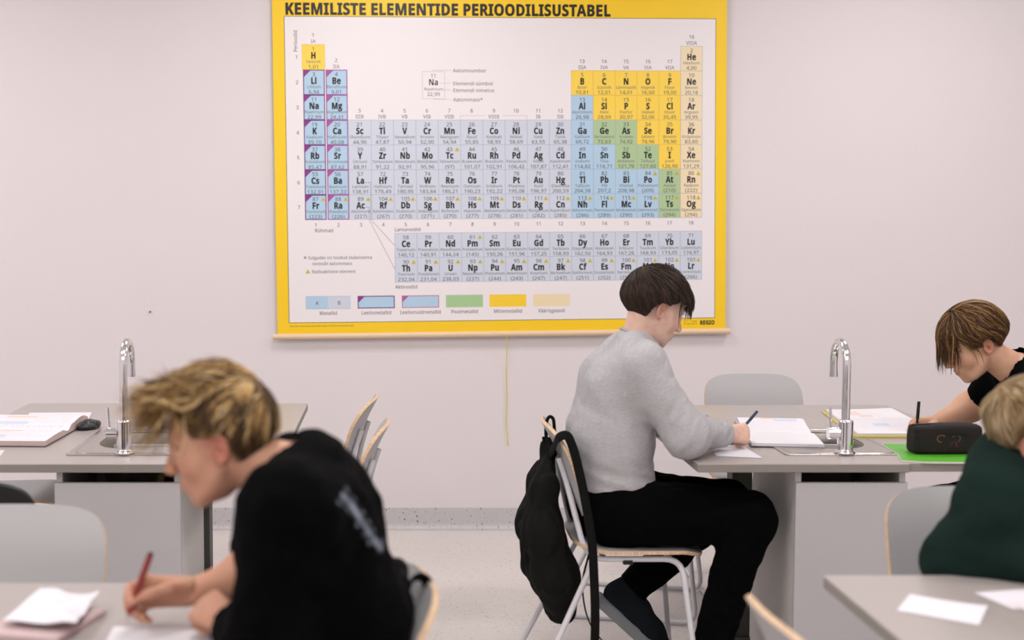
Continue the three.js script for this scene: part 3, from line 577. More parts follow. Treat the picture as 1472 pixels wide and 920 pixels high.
// ------------------------------------------------------------------ hair
const SC = [0, 0.036, -0.012], SR = [0.076, 0.0915, 0.0965];
const scalp = (n, h) => { const q = V(n.x / SR[0], n.y / SR[1], n.z / SR[2]).normalize(); return V(SC[0] + n.x * SR[0] + q.x * h, SC[1] + n.y * SR[1] + q.y * h, SC[2] + n.z * SR[2] + q.z * h); };
function hairGeometry(F, o) {
  seed(o.seed);
  const parts = [], gravity = V(0, -1, 0).transformDirection(F.inv), whorl = V(...o.whorl).normalize();
  // a close cap under the strands, sinking into the skin outside the hairline
  const cap = gridGeometry(120, 80, (u, v) => {
    const a = u * Math.PI * 2, b = v * Math.PI, n = V(Math.sin(b) * Math.cos(a), Math.cos(b), Math.sin(b) * Math.sin(a)), m = smooth(-0.03, 0.09, o.mask(n));
    const h = m * (o.cap(n) + 0.0016 * noise(n.x * 26, n.y * 26, n.z * 26)) - (1 - m) * 0.02, p = scalp(n, h);
    return [p.x, p.y, p.z];
  });
  parts.push([cap, () => o.capColor]);
  for (let i = 0; i < o.count; i++) {
    let n = V(rnd() * 2 - 1, rnd() * 2 - 1, rnd() * 2 - 1);
    if (n.length() > 1 || n.length() < 0.1) { i--; continue; }
    n.normalize();
    if (o.mask(n) < 0.02) { i--; continue; }
    const info = o.strand(n, rnd), segs = info.segs ?? 8, ds = info.length / segs, pts = [], swirl = o.swirl ?? 0;
    let free = null, vel = null, height = info.h0;
    const start = n.clone(), ph = rnd() * 6.28, jitter = V(rnd() - 0.5, rnd() - 0.5, rnd() - 0.5).multiplyScalar(info.jitter ?? 0.3);
    for (let k = 0; k <= segs; k++) {
      const s = k / segs;
      if (!free) {
        const h = (info.h0 + (info.h1 - info.h0) * s) * (o.profile ? o.profile(n) : 1), p = scalp(n, h);
        if (pts.length) vel = p.clone().sub(pts[pts.length - 1]).normalize();
        pts.push(p);
        const away = n.clone().sub(whorl).addScaledVector(jitter, 1); if (o.comb) away.addScaledVector(V(...o.comb(n)), 1);
        away.addScaledVector(gravity, info.gravity ?? 0.2);
        away.addScaledVector(n, -away.dot(n));
        const side = n.clone().cross(away).normalize();
        away.normalize().addScaledVector(side, swirl + (info.curl ?? 0) * Math.sin(ph + s * 9));
        const next = n.clone().addScaledVector(away.normalize(), ds / 0.088).normalize();
        if (o.stop(next) < 0) { if (!info.hang) break; free = pts[pts.length - 1].clone(); }
        n = next;
      } else {
        vel = vel ?? V(0, -1, 0);
        vel.addScaledVector(gravity, 0.32).addScaledVector(jitter, 0.14).normalize();
        free = free.clone().addScaledVector(vel, ds); pts.push(free);
      }
    }
    if (pts.length < 3) continue;
    if (info.stick) for (let k = 1; k < pts.length; k++) { const s = k / (pts.length - 1); const out = pts[k].clone().sub(V(...SC)).normalize(); pts[k].addScaledVector(out, info.stick * s * s).addScaledVector(jitter, info.mess * s); if (info.wave) pts[k].add(V(Math.sin(ph + s * 7), Math.cos(ph * 1.7 + s * 8), Math.sin(ph * 0.6 + s * 6)).multiplyScalar(info.wave * s)); }
    const w = info.width, R = pts.map((_, k) => w * (1 - (k / (pts.length - 1)) ** 2.2 * (info.tip ?? 0.9)) * (k ? 1 : 0.8));
    parts.push([ringTube(pts, R, info.sides ?? 4, 0.6, scalp(start, 1).sub(scalp(start, 0))), () => info.color]);
  }
  const gs = parts.map(([g, c]) => { paint(g, c); const q = g.toNonIndexed(); q.deleteAttribute('uv'); return q; });
  const g = mergeGeometries(gs); g.applyMatrix4(F.m);
  return g;
}
// ------------------------------------------------------------------ hands (own axes: x along the fingers, y out of the back of the hand; thumb at z * side)
function handField(side, pose) {
  const B = [], joint = (p, dir, len, r0, r1) => { const q = p.clone().addScaledVector(dir, len); B.push([p.x, p.y, p.z, r0, q.x, q.y, q.z, r1]); return q; };
  const finger = (x, z, len, r, curls, spread) => {
    let p = V(x, 0, z * side), a = 0; const L = [0.46, 0.3, 0.24];
    for (let i = 0; i < 3; i++) { a += curls[i] * Math.PI / 180; const d = V(Math.cos(a) * Math.cos(spread), -Math.sin(a), Math.cos(a) * Math.sin(spread) * side); p = joint(p, d, len * L[i], r * (1 - i * 0.07), r * (0.95 - i * 0.08)); }
    return p;
  };
  const tips = [finger(0.09, 0.027, 0.074, 0.0088, pose.index, 0.06), finger(0.094, 0.009, 0.082, 0.009, pose.middle, 0.0), finger(0.09, -0.0095, 0.075, 0.0086, pose.ring, -0.05), finger(0.083, -0.027, 0.059, 0.0077, pose.little, -0.11)];
  const t = pose.thumb.map(([x, y, z]) => V(x, y, z * side));
  const T = [[t[0], 0.0135, t[1], 0.0115], [t[1], 0.0112, t[2], 0.0098], [t[2], 0.0098, t[3], 0.0085]].map(([a, ra, b, rb]) => [a.x, a.y, a.z, ra, b.x, b.y, b.z, rb]);
  const palm = (x, y, z) => {
    let d = cone(x, y, z, 0.0, 0, 0, 0.022, 0.035, -0.002, 0.006 * side, 0.018);
    for (const [kx, kz, r] of [[0.09, 0.027, 0.0125], [0.094, 0.009, 0.0128], [0.09, -0.0095, 0.0122], [0.083, -0.027, 0.0112]]) d = smin(d, cone(x, y, z, 0.02, -0.002, kz * 0.55 * side, 0.0155, kx, -0.001, kz * side, r), 0.014);
    return d;
  };
  const f = (x, y, z) => {
    let d = palm(x, y, z), fing = 1e3;
    for (let i = 0; i < 4; i++) { let e = 1e3; for (let k = 0; k < 3; k++) e = Math.min(e, cone(x, y, z, ...B[i * 3 + k])); fing = smin(fing, e, 0.0025); }
    d = smin(d, fing, 0.007);
    let th = 1e3; for (const b of T) th = smin(th, cone(x, y, z, ...b), 0.004);
    d = smin(d, th, 0.008);
    return d;
  };
  return { f, tips, thumbTip: t[3] };
}
const WRITING = { index: [38, 48, 18], middle: [50, 55, 30], ring: [62, 62, 35], little: [66, 62, 35], thumb: [[0.016, -0.008, 0.02], [0.046, -0.026, 0.034], [0.078, -0.042, 0.036], [0.104, -0.05, 0.031]] };
const RESTING = { index: [32, 38, 20], middle: [38, 42, 22], ring: [42, 45, 25], little: [44, 45, 25], thumb: [[0.016, -0.006, 0.02], [0.044, -0.016, 0.042], [0.072, -0.022, 0.05], [0.098, -0.028, 0.046]] };
const LOOSEFIST = { index: [50, 80, 45], middle: [55, 85, 45], ring: [58, 85, 45], little: [60, 85, 45], thumb: [[0.016, -0.008, 0.02], [0.046, -0.024, 0.038], [0.076, -0.034, 0.036], [0.098, -0.04, 0.022]] };
function handFrame(wrist, towards, back, size = 1) {
  const x = V(...towards).normalize(), y = V(...back); y.addScaledVector(x, -y.dot(x)).normalize(); const z = x.clone().cross(y);
  return new THREE.Matrix4().makeBasis(x, y, z).scale(V(size, size, size)).setPosition(...wrist);
}
function handGeometry(m, side, pose, tone) {
  const h = handField(side, pose), base = lin(tone), red = lin('#c06a5c');
  const g = surface(h.f, [-0.03, -0.115, -0.075], [0.19, 0.035, 0.075], 0.0026);
  paint(g, (x, y, z) => mix3(base, red, clamp(0.1 + 0.2 * noise(x * 60, y * 60, z * 60) + 0.2 * smooth(0.085, 0.15, x), 0, 0.5)));
  g.applyMatrix4(m);
  const pinch = h.tips[0].clone().add(h.thumbTip).multiplyScalar(0.5).applyMatrix4(m);
  return { g, pinch };
}
// ------------------------------------------------------------------ people
const skinMaterial = new THREE.MeshPhysicalMaterial({ color: '#ffffff', vertexColors: true, roughness: 0.52, specularIntensity: 0.45, sheen: 0.15, sheenRoughness: 0.6 });
const cloth = (color, o = {}) => new THREE.MeshPhysicalMaterial({ color, roughness: 0.95, bumpMap: knitBump, bumpScale: 0.0008, specularIntensity: 0.12, ...o });
function rebase(g, base) { g.translate(-base[0], -base[1], -base[2]); return g; }
const folds = (amount, scale, stretch = [1, 1, 1], at = 0) => (x, y, z) => amount * (noise(x * scale * stretch[0] + at, y * scale * stretch[1], z * scale * stretch[2]) + 0.5 * noise(x * scale * 2.1 * stretch[0], y * scale * 2.1 * stretch[1] + at, z * scale * 2.1 * stretch[2]));
function garment(bones, k, cell, fold, carve) {
  const f0 = boneField(bones, k), [lo, hi] = boneBounds(bones, 0.035);
  return surface((x, y, z) => { let d = f0(x, y, z); if (Math.abs(d) < 0.07 && fold) d += fold(x, y, z); if (carve) d = carve(d, x, y, z); return d; }, lo, hi, cell);
}
const tint = (g, tone) => paint(g, (x, y, z) => mix3(lin(tone), lin('#c4705f'), clamp(0.06 + 0.18 * noise(x * 30, y * 30, z * 30), 0, 0.3)));
function person(spec) {
  const base = [spec.at[0], 0, spec.at[1]];
  const t = thing('person', spec.label, 'person', base);
  const bodyParts = [headGeometry(spec.head, spec.neckBase, spec.skin, spec.neckR), tint(garment(spec.bodyBones, 0.04, 0.011), spec.tone)];
  for (const h of spec.hands) bodyParts.push(h);
  const body = mergeGeometries(bodyParts.map((g) => { const q = g.toNonIndexed(); q.deleteAttribute('uv'); return q; }));
  mesh('body', rebase(body, base), skinMaterial, t);
  mesh('hair', rebase(hairGeometry(spec.head, spec.hair), base), new THREE.MeshPhysicalMaterial({ color: '#ffffff', vertexColors: true, roughness: 0.5, specularIntensity: 0.5, sheen: 0.25, sheenRoughness: 0.4 }), t);
  for (const [name, g, m, label] of spec.clothes) { const c = mesh(name, rebase(g, base), m, t); if (label) c.userData.label = label; }
  return t;
}
function torso(c, side, pelvis, waist, chest, shoulder, neck, r) { // bones of a trunk, mirrored across `side`
  const out = [], P = (p, s, w, rad) => [p[0] + side[0] * s * w, p[1], p[2] + side[2] * s * w, rad];
  for (const s of [-1, 1]) {
    out.push([P(pelvis, s, 0.062, r[0]), P(waist, s, 0.068, r[1])], [P(waist, s, 0.068, r[1]), P(chest, s, 0.082, r[2])], [P(chest, s, 0.082, r[2]), P(shoulder, s, 0.155, r[3])], [[neck[0], neck[1], neck[2], r[4]], P(shoulder, s, 0.12, r[3] * 0.92)]);
  }
  return out;
}
const thinner = (bones, by) => bones.map(([a, b, f]) => [[a[0], a[1], a[2], Math.max(0.012, a[3] - by)], [b[0], b[1], b[2], Math.max(0.012, b[3] - by)], f]);
const hairline = (front, sideLine, nape, z0 = 0.25) => (n) => { // signed: above the hairline is positive
  const z = n.z, line = z > 0 ? sideLine + (front - sideLine) * smooth(z0, 0.85, z) : sideLine + (nape - sideLine) * smooth(0.05, 0.5, -z);
  return n.y - line;
};
const pick = (list, r) => list[Math.min(list.length - 1, Math.floor(r * list.length))].slice();

// --- student in the grey sweater, facing right, writing
{
  const zc = -4.45, tone = '#e0bcaa', side = [0, 0, 1];
  const head = headFrame([0.81, 1.186, zc + 0.0], -0.27, 0.4, 0, 0.96);
  const T = torso(0, side, [0.69, 0.60, zc], [0.672, 0.80, zc], [0.70, 0.955, zc], [0.742, 1.025, zc], [0.752, 1.075, zc], [0.122, 0.118, 0.108, 0.07, 0.058]);
  const armR = [[[0.745, 1.015, zc + 0.16, 0.07], [0.872, 0.822, zc + 0.205, 0.064]], [[0.872, 0.822, zc + 0.205, 0.061], [1.022, 0.803, zc + 0.048, 0.043], true]];
  const armL = [[[0.745, 1.015, zc - 0.165, 0.072], [0.87, 0.82, zc - 0.225, 0.06]], [[0.87, 0.82, zc - 0.225, 0.058], [1.0, 0.795, zc - 0.13, 0.042], true]];
  const sweaterBones = [...T, ...armR, ...armL];
  const hemY = (x) => 0.553 + Math.max(0, x - 0.6) * 0.5;
  const neckHole = (d, x, y, z) => Math.max(d, -cone(x, y, z, 0.752, 1.06, zc, 0.044, 0.795, 1.16, zc, 0.044));
  const fold = (x, y, z) => folds(0.0055, 8, [1, 1.4, 1], 3)(x, y, z) + (0.001 + 0.006 * smooth(0.8, 0.6, y)) * noise(x * 8, y * 40 + x * 14, z * 9) + (x > 0.8 ? 0.005 * noise(x * 34 - y * 20, y * 12, z * 26) : 0);
  const sweater = garment(sweaterBones, 0.045, 0.0085, fold, (d, x, y, z) => { d = neckHole(d, x, y, z); return x < 0.86 && y < 0.72 ? Math.max(d, hemY(x) - y + 0.004 * Math.sin(z * 60)) : d; });
  const shirt = garment(thinner(T, 0.006), 0.045, 0.01, null, (d, x, y) => Math.max(Math.max(d, hemY(x) - 0.024 - y), y - hemY(x) - 0.02));
  const hipR = [0.70, 0.565, zc + 0.11, 0.108], hipL = [0.70, 0.575, zc - 0.075, 0.1];
  const legs = [[[0.655, 0.575, zc - 0.07, 0.112], [0.655, 0.575, zc + 0.07, 0.112]], [hipR, [1.07, 0.568, zc + 0.185, 0.078]], [[1.07, 0.566, zc + 0.185, 0.077], [0.945, 0.10, zc + 0.19, 0.052], true], [hipL, [1.085, 0.545, zc - 0.14, 0.07]], [[1.085, 0.545, zc - 0.14, 0.068], [0.775, 0.262, zc - 0.14, 0.054], true]];
  const trousers = garment(legs, 0.035, 0.009, (x, y, z) => folds(0.007, 14, [1, 1, 1], 9)(x, y, z) + (y < 0.42 ? 0.004 * noise(x * 40, y * 40, z * 12) : 0));
  const handM = handFrame([1.022, 0.803, zc + 0.048], [0.93, -0.06, -0.36], [0.05, 0.5, 0.86], 0.9);
  const hand = handGeometry(handM, -1, WRITING, tone);
  const handL = handGeometry(handFrame([1.0, 0.79, zc - 0.13], [0.95, -0.12, 0.25], [0.1, 1, -0.1], 0.92), 1, RESTING, tone);
  const shoe = (heel, toe, w, up) => { // upper and sole from heel to toe
    const a = V(...heel), b = V(...toe), at = (t, lift) => a.clone().lerp(b, t).addScaledVector(V(...up), lift);
    const P = (t, lift, r) => { const q = at(t, lift); return [q.x, q.y, q.z, r]; };
    const upperBones = [[P(0.1, 0.045, 0.04), P(0.4, 0.05, 0.046)], [P(0.4, 0.045, 0.046), P(0.72, 0.028, 0.044)], [P(0.72, 0.026, 0.044), P(0.93, 0.02, 0.03)], [P(0.12, 0.05, 0.038), P(0.14, 0.095, 0.04), true]];
    const soleBones = [[P(0.06, 0.0, 0.04), P(0.45, 0.0, 0.037)], [P(0.45, 0, 0.037), P(0.75, 0, 0.046)], [P(0.75, 0, 0.046), P(0.95, 0.0, 0.032)]];
    const n = V(...up), flat = (lo2, hi2) => (d, x, y, z) => { const q = V(x, y, z).sub(a).dot(n); return Math.max(d, q - hi2, lo2 - q); };
    return [garment(upperBones, 0.03, 0.006, null, flat(0.004, 1)), garment(soleBones, 0.03, 0.006, null, flat(-0.024, 0.016))];
  };
  const dirUp = V(0.21, -0.19, 0).normalize(), upL = [-dirUp.y * 1, dirUp.x, 0];
  const [upper1, sole1] = shoe([0.672, 0.225, zc - 0.14], [0.872, 0.046, zc - 0.14], 0.05, upL), [upper2, sole2] = shoe([0.885, 0.024, zc + 0.19], [1.155, 0.024, zc + 0.19], 0.05, [0, 1, 0]);
  const collar = new THREE.TorusGeometry(0.0555, 0.0055, 10, 40); collar.rotateX(Math.PI / 2); collar.rotateZ(-0.42); collar.translate(0.757, 1.105, zc);
  const dark = ['#2a201b', '#33271f', '#3b2d24', '#241b17', '#463528'].map(lin);
  const mask = hairline(0.5, -0.12, -0.9);
  person({
    at: [0.72, zc], tone, head, neckBase: [0.748, 1.06, zc], neckR: 0.0485,
    label: 'student in a grey sweater and black trousers, bent over writing, seen from behind',
    skin: skinPaint(tone, { ear: 0.55, brow: '#33261f', spots: 11, seedAt: 21 }),
    bodyBones: thinner([...T, ...armR, ...armL, ...legs], 0.016), hands: [hand.g, handL.g],
    hair: {
      seed: 101, count: 3400, whorl: [0.1, 0.9, -0.4], swirl: 0.25, capColor: lin('#2a201b'), mask, comb: (n) => [0, 0, n.y > 0.25 ? 0.55 : 0.05],
      cap: (n) => (0.017 + 0.006 * smooth(0.3, 0.9, n.z)) * (0.1 + 0.9 * smooth(-0.92, -0.15, n.y)),
      profile: (n) => 0.1 + 0.9 * smooth(-0.95, -0.18, n.y),
      stop: (n) => n.y - (n.z > 0.15 ? 0.08 - 0.1 * smooth(0.5, 1, n.z) : n.z > -0.3 ? -0.16 : -0.95),
      strand: (n, r) => ({ length: n.y < -0.25 ? 0.018 + 0.012 * r() : 0.055 + 0.03 * r(), h0: 0.017 + 0.004 * r(), h1: 0.02 + 0.007 * r() + (n.z > 0.45 ? 0.01 : 0), width: 0.0013 + 0.0013 * r(), jitter: 0.34, gravity: 0.2, curl: 0.1, hang: n.z > 0.45 && r() < 0.35, tip: 0.6, color: pick(dark, r()) }),
    },
    clothes: [
      ['sweater', sweater, new THREE.MeshPhysicalMaterial({ color: '#e8e7ea', map: heatherMap, roughness: 0.97, bumpMap: knitBump, bumpScale: 0.001, sheen: 0.3, sheenRoughness: 0.7, specularIntensity: 0.2 }), 'heather grey sweater'],
      ['collar', collar, new THREE.MeshPhysicalMaterial({ color: '#d9d8db', map: heatherMap, roughness: 0.97, specularIntensity: 0.2 })],
      ['undershirt', shirt, cloth('#d8d6d2')],
      ['trousers', trousers, cloth('#040405')],
      ['shoe', upper1, cloth('#20262b')], ['sole', sole1, std('#8c9195', 0.7)], ['shoe', upper2, cloth('#20262b')], ['sole', sole2, std('#8c9195', 0.7)],
    ],
  });
  // the blue pen in his fingers
  const p = hand.pinch, dir = V(0.62, 0.55, -0.45).normalize(), g = thing('pen', 'dark blue pen in the hand of the grey-sweater student', 'pen', [p.x, p.y, p.z]);
  const seg = (a, b, r0, r1) => ringTube([p.clone().addScaledVector(dir, a).sub(p), p.clone().addScaledVector(dir, (a + b) / 2).sub(p), p.clone().addScaledVector(dir, b).sub(p)], [r0, (r0 + r1) / 2, r1], 12);
  mesh('barrel', seg(-0.026, 0.06, 0.0046, 0.0048), std('#1d2a52', 0.35), g); mesh('cap', seg(0.06, 0.1, 0.0052, 0.0046), std('#141d3d', 0.35), g); mesh('tip', seg(-0.038, -0.026, 0.001, 0.0042), M.steel, g);
}
// --- blond student in black in front, facing left, writing with a red pen
{
  const zc = -2.42, tone = '#c9997f', side = [0, 0, 1];
  const head = headFrame([-0.303, 1.087, zc], Math.PI + 0.06, 0.24, 0, 0.92);
  const T = torso(0, side, [-0.085, 0.61, zc], [-0.108, 0.79, zc], [-0.15, 0.94, zc], [-0.168, 0.995, zc], [-0.152, 1.04, zc], [0.125, 0.122, 0.112, 0.078, 0.064]);
  const armN = [[[-0.168, 0.98, zc + 0.17, 0.08], [-0.215, 0.775, zc + 0.235, 0.066]], [[-0.2, 0.775, zc + 0.235, 0.064], [-0.275, 0.795, zc + 0.085, 0.04], true]];
  const armF = [[[-0.168, 0.98, zc - 0.17, 0.08], [-0.235, 0.835, zc - 0.15, 0.066]], [[-0.235, 0.835, zc - 0.15, 0.062], [-0.272, 0.828, zc - 0.13, 0.054], true]];
  const bare = [[[-0.2, 0.835, zc - 0.15, 0.036], [-0.27, 0.825, zc - 0.12, 0.036]], [[-0.27, 0.825, zc - 0.12, 0.036], [-0.358, 0.809, zc - 0.07, 0.027]]];
  const fold = (x, y, z) => folds(0.012, 7, [1, 1.3, 1], 12)(x, y, z) + 0.004 * noise(x * 24, y * 30, z * 18);
  const shirtBones = [...T, ...armN, ...armF];
  const shirt = garment(shirtBones, 0.05, 0.0085, fold, (d, x, y, z) => Math.max(d, -cone(x, y, z, -0.19, 1.03, zc, 0.064, -0.27, 1.085, zc, 0.095)));
  const lineA = V(-0.088, 1.035, 0), lineB = V(-0.022, 0.925, 0), print = lin('#9aa3b3'), black = lin('#030304');
  paint(shirt, (x, y, z) => { // pale stripe printed down the back
    const p = V(x, y, 0), ab = lineB.clone().sub(lineA), q = clamp(p.clone().sub(lineA).dot(ab) / ab.lengthSq(), 0, 1), d = p.distanceTo(lineA.clone().addScaledVector(ab, q));
    return z > zc - 0.02 && q > 0.01 && q < 0.99 && d < 0.008 ? mix3(black, print, clamp(0.4 + 0.45 * Math.cos(d * 620) + 0.3 * noise(x * 60, y * 60, z * 60), 0, 1)) : black;
  });
  const legs = [[[-0.03, 0.585, zc - 0.07, 0.115], [-0.03, 0.585, zc + 0.07, 0.115]], [[-0.08, 0.575, zc + 0.08, 0.1], [-0.47, 0.57, zc + 0.1, 0.075]], [[-0.47, 0.57, zc + 0.1, 0.074], [-0.43, 0.1, zc + 0.1, 0.052], true], [[-0.08, 0.575, zc - 0.08, 0.1], [-0.47, 0.57, zc - 0.1, 0.075]], [[-0.47, 0.57, zc - 0.1, 0.074], [-0.43, 0.1, zc - 0.1, 0.052], true]];
  const shoes = [-1, 1].map((s) => garment([[[-0.4, 0.05, zc + s * 0.1, 0.045], [-0.56, 0.04, zc + s * 0.11, 0.04]], [[-0.42, 0.07, zc + s * 0.1, 0.045], [-0.43, 0.12, zc + s * 0.1, 0.045]]], 0.03, 0.009, null, (d, x, y) => Math.max(d, 0.001 - y)));
  const handF = handGeometry(handFrame([-0.355, 0.81, zc - 0.07], [-0.97, 0.02, 0.08], [-0.1, 0.5, -0.86], 0.98), -1, { ...WRITING, index: [36, 52, 22], middle: [44, 54, 28], ring: [50, 56, 30], little: [54, 56, 30] }, tone);
  const handN = handGeometry(handFrame([-0.275, 0.797, zc + 0.085], [-0.62, 0.12, -0.72], [-0.3, 0.85, 0.4], 0.95), 1, LOOSEFIST, tone);
  const blond = ['#c09b62', '#d2b27c', '#ab8650', '#94713f', '#7c5c34', '#dcc294'].map(lin), under = ['#45331f', '#523d26', '#3a2a1a', '#604a2e'].map(lin);
  const mask = hairline(0.42, -0.22, -0.82, 0.42);
  person({
    at: [-0.1, zc], tone, head, neckBase: [-0.18, 1.03, zc], neckR: 0.058,
    label: 'blond curly-haired student in a black shirt writing with a red pen, front left',
    skin: skinPaint(tone, { ear: 0.75, brow: '#7a5836', seedAt: 31 }),
    bodyBones: [...thinner([...T, ...armN, ...armF, ...legs], 0.016), ...bare], hands: [handF.g, handN.g],
    hair: {
      seed: 202, count: 5600, whorl: [0, 0.6, -0.8], swirl: 0.1, capColor: lin('#5a4228'), mask, comb: (n) => [0, n.z > 0.2 ? 0.45 : 0, n.y > 0.35 ? 0.6 : 0],
      cap: (n) => 0.001 + 0.005 * smooth(0.0, 0.6, n.y),
      stop: (n) => n.y - (n.z > 0.5 ? 0.4 : n.z > -0.2 ? -0.15 + 0.3 * smooth(0.2, 0.5, n.z) : -0.85),
      strand: (n, r) => (n.y > 0.6 + 0.15 * r() || (n.z > 0.3 && n.y > 0.38)
        ? { length: 0.045 + 0.035 * r(), h0: 0.008 + 0.008 * r(), h1: 0.014 + 0.01 * r(), stick: 0.006 + 0.01 * r() + (0.018 + 0.034 * r()) * smooth(-0.1, 0.6, n.z), mess: 0.012 + 0.034 * smooth(-0.1, 0.6, n.z), wave: 0.005 + 0.01 * smooth(-0.1, 0.6, n.z), width: 0.0015 + 0.0015 * r(), jitter: 0.45 + 0.6 * smooth(-0.2, 0.4, n.z), gravity: -0.1, curl: 0.35 + 0.7 * smooth(-0.2, 0.4, n.z), hang: n.z > 0.3 && r() < 0.4, segs: 9, color: pick(r() < 0.68 ? blond : under, r()) }
        : n.y > 0.08
          ? { length: 0.035 + 0.03 * r(), h0: 0.007 + 0.004 * r(), h1: 0.01 + 0.006 * r(), width: 0.0015 + 0.0014 * r(), jitter: 0.4, gravity: 0.35, curl: 0.35, segs: 7, color: pick(noise(n.x * 5 + 9, n.y * 3, n.z * 5) + 0.25 * (r() - 0.5) > 0.1 ? blond : under, r()) }
          : { length: 0.018 + 0.014 * r(), h0: 0.002, h1: 0.005 + 0.003 * r(), width: 0.0013 + 0.0008 * r(), jitter: 0.35, gravity: 0.5, segs: 5, color: pick(under, r()) }),
    },
    clothes: [
      ['shirt', shirt, cloth('#ffffff', { vertexColors: true }), 'black shirt with a pale stripe down the back'],
      ['trousers', garment(legs, 0.035, 0.012, folds(0.006, 14)), cloth('#15161b')],
      ['shoe', shoes[0], cloth('#1b1c1e')], ['shoe', shoes[1], cloth('#1b1c1e')],
    ],
  });
  const p = handF.pinch, dir = V(0.32, 0.9, -0.2).normalize(), g = thing('pen', 'red pen in the hand of the blond student', 'pen', [p.x, p.y, p.z]);
  const seg = (a, b, r0, r1) => ringTube([dir.clone().multiplyScalar(a), dir.clone().multiplyScalar((a + b) / 2), dir.clone().multiplyScalar(b)], [r0, (r0 + r1) / 2, r1], 12);
  mesh('barrel', seg(-0.022, 0.082, 0.0056, 0.0056), std('#8c2a26', 0.4), g); mesh('cap_end', seg(0.082, 0.088, 0.0056, 0.004), std('#5c1a18', 0.4), g); mesh('tip', seg(-0.034, -0.022, 0.001, 0.005), M.steel, g);
}
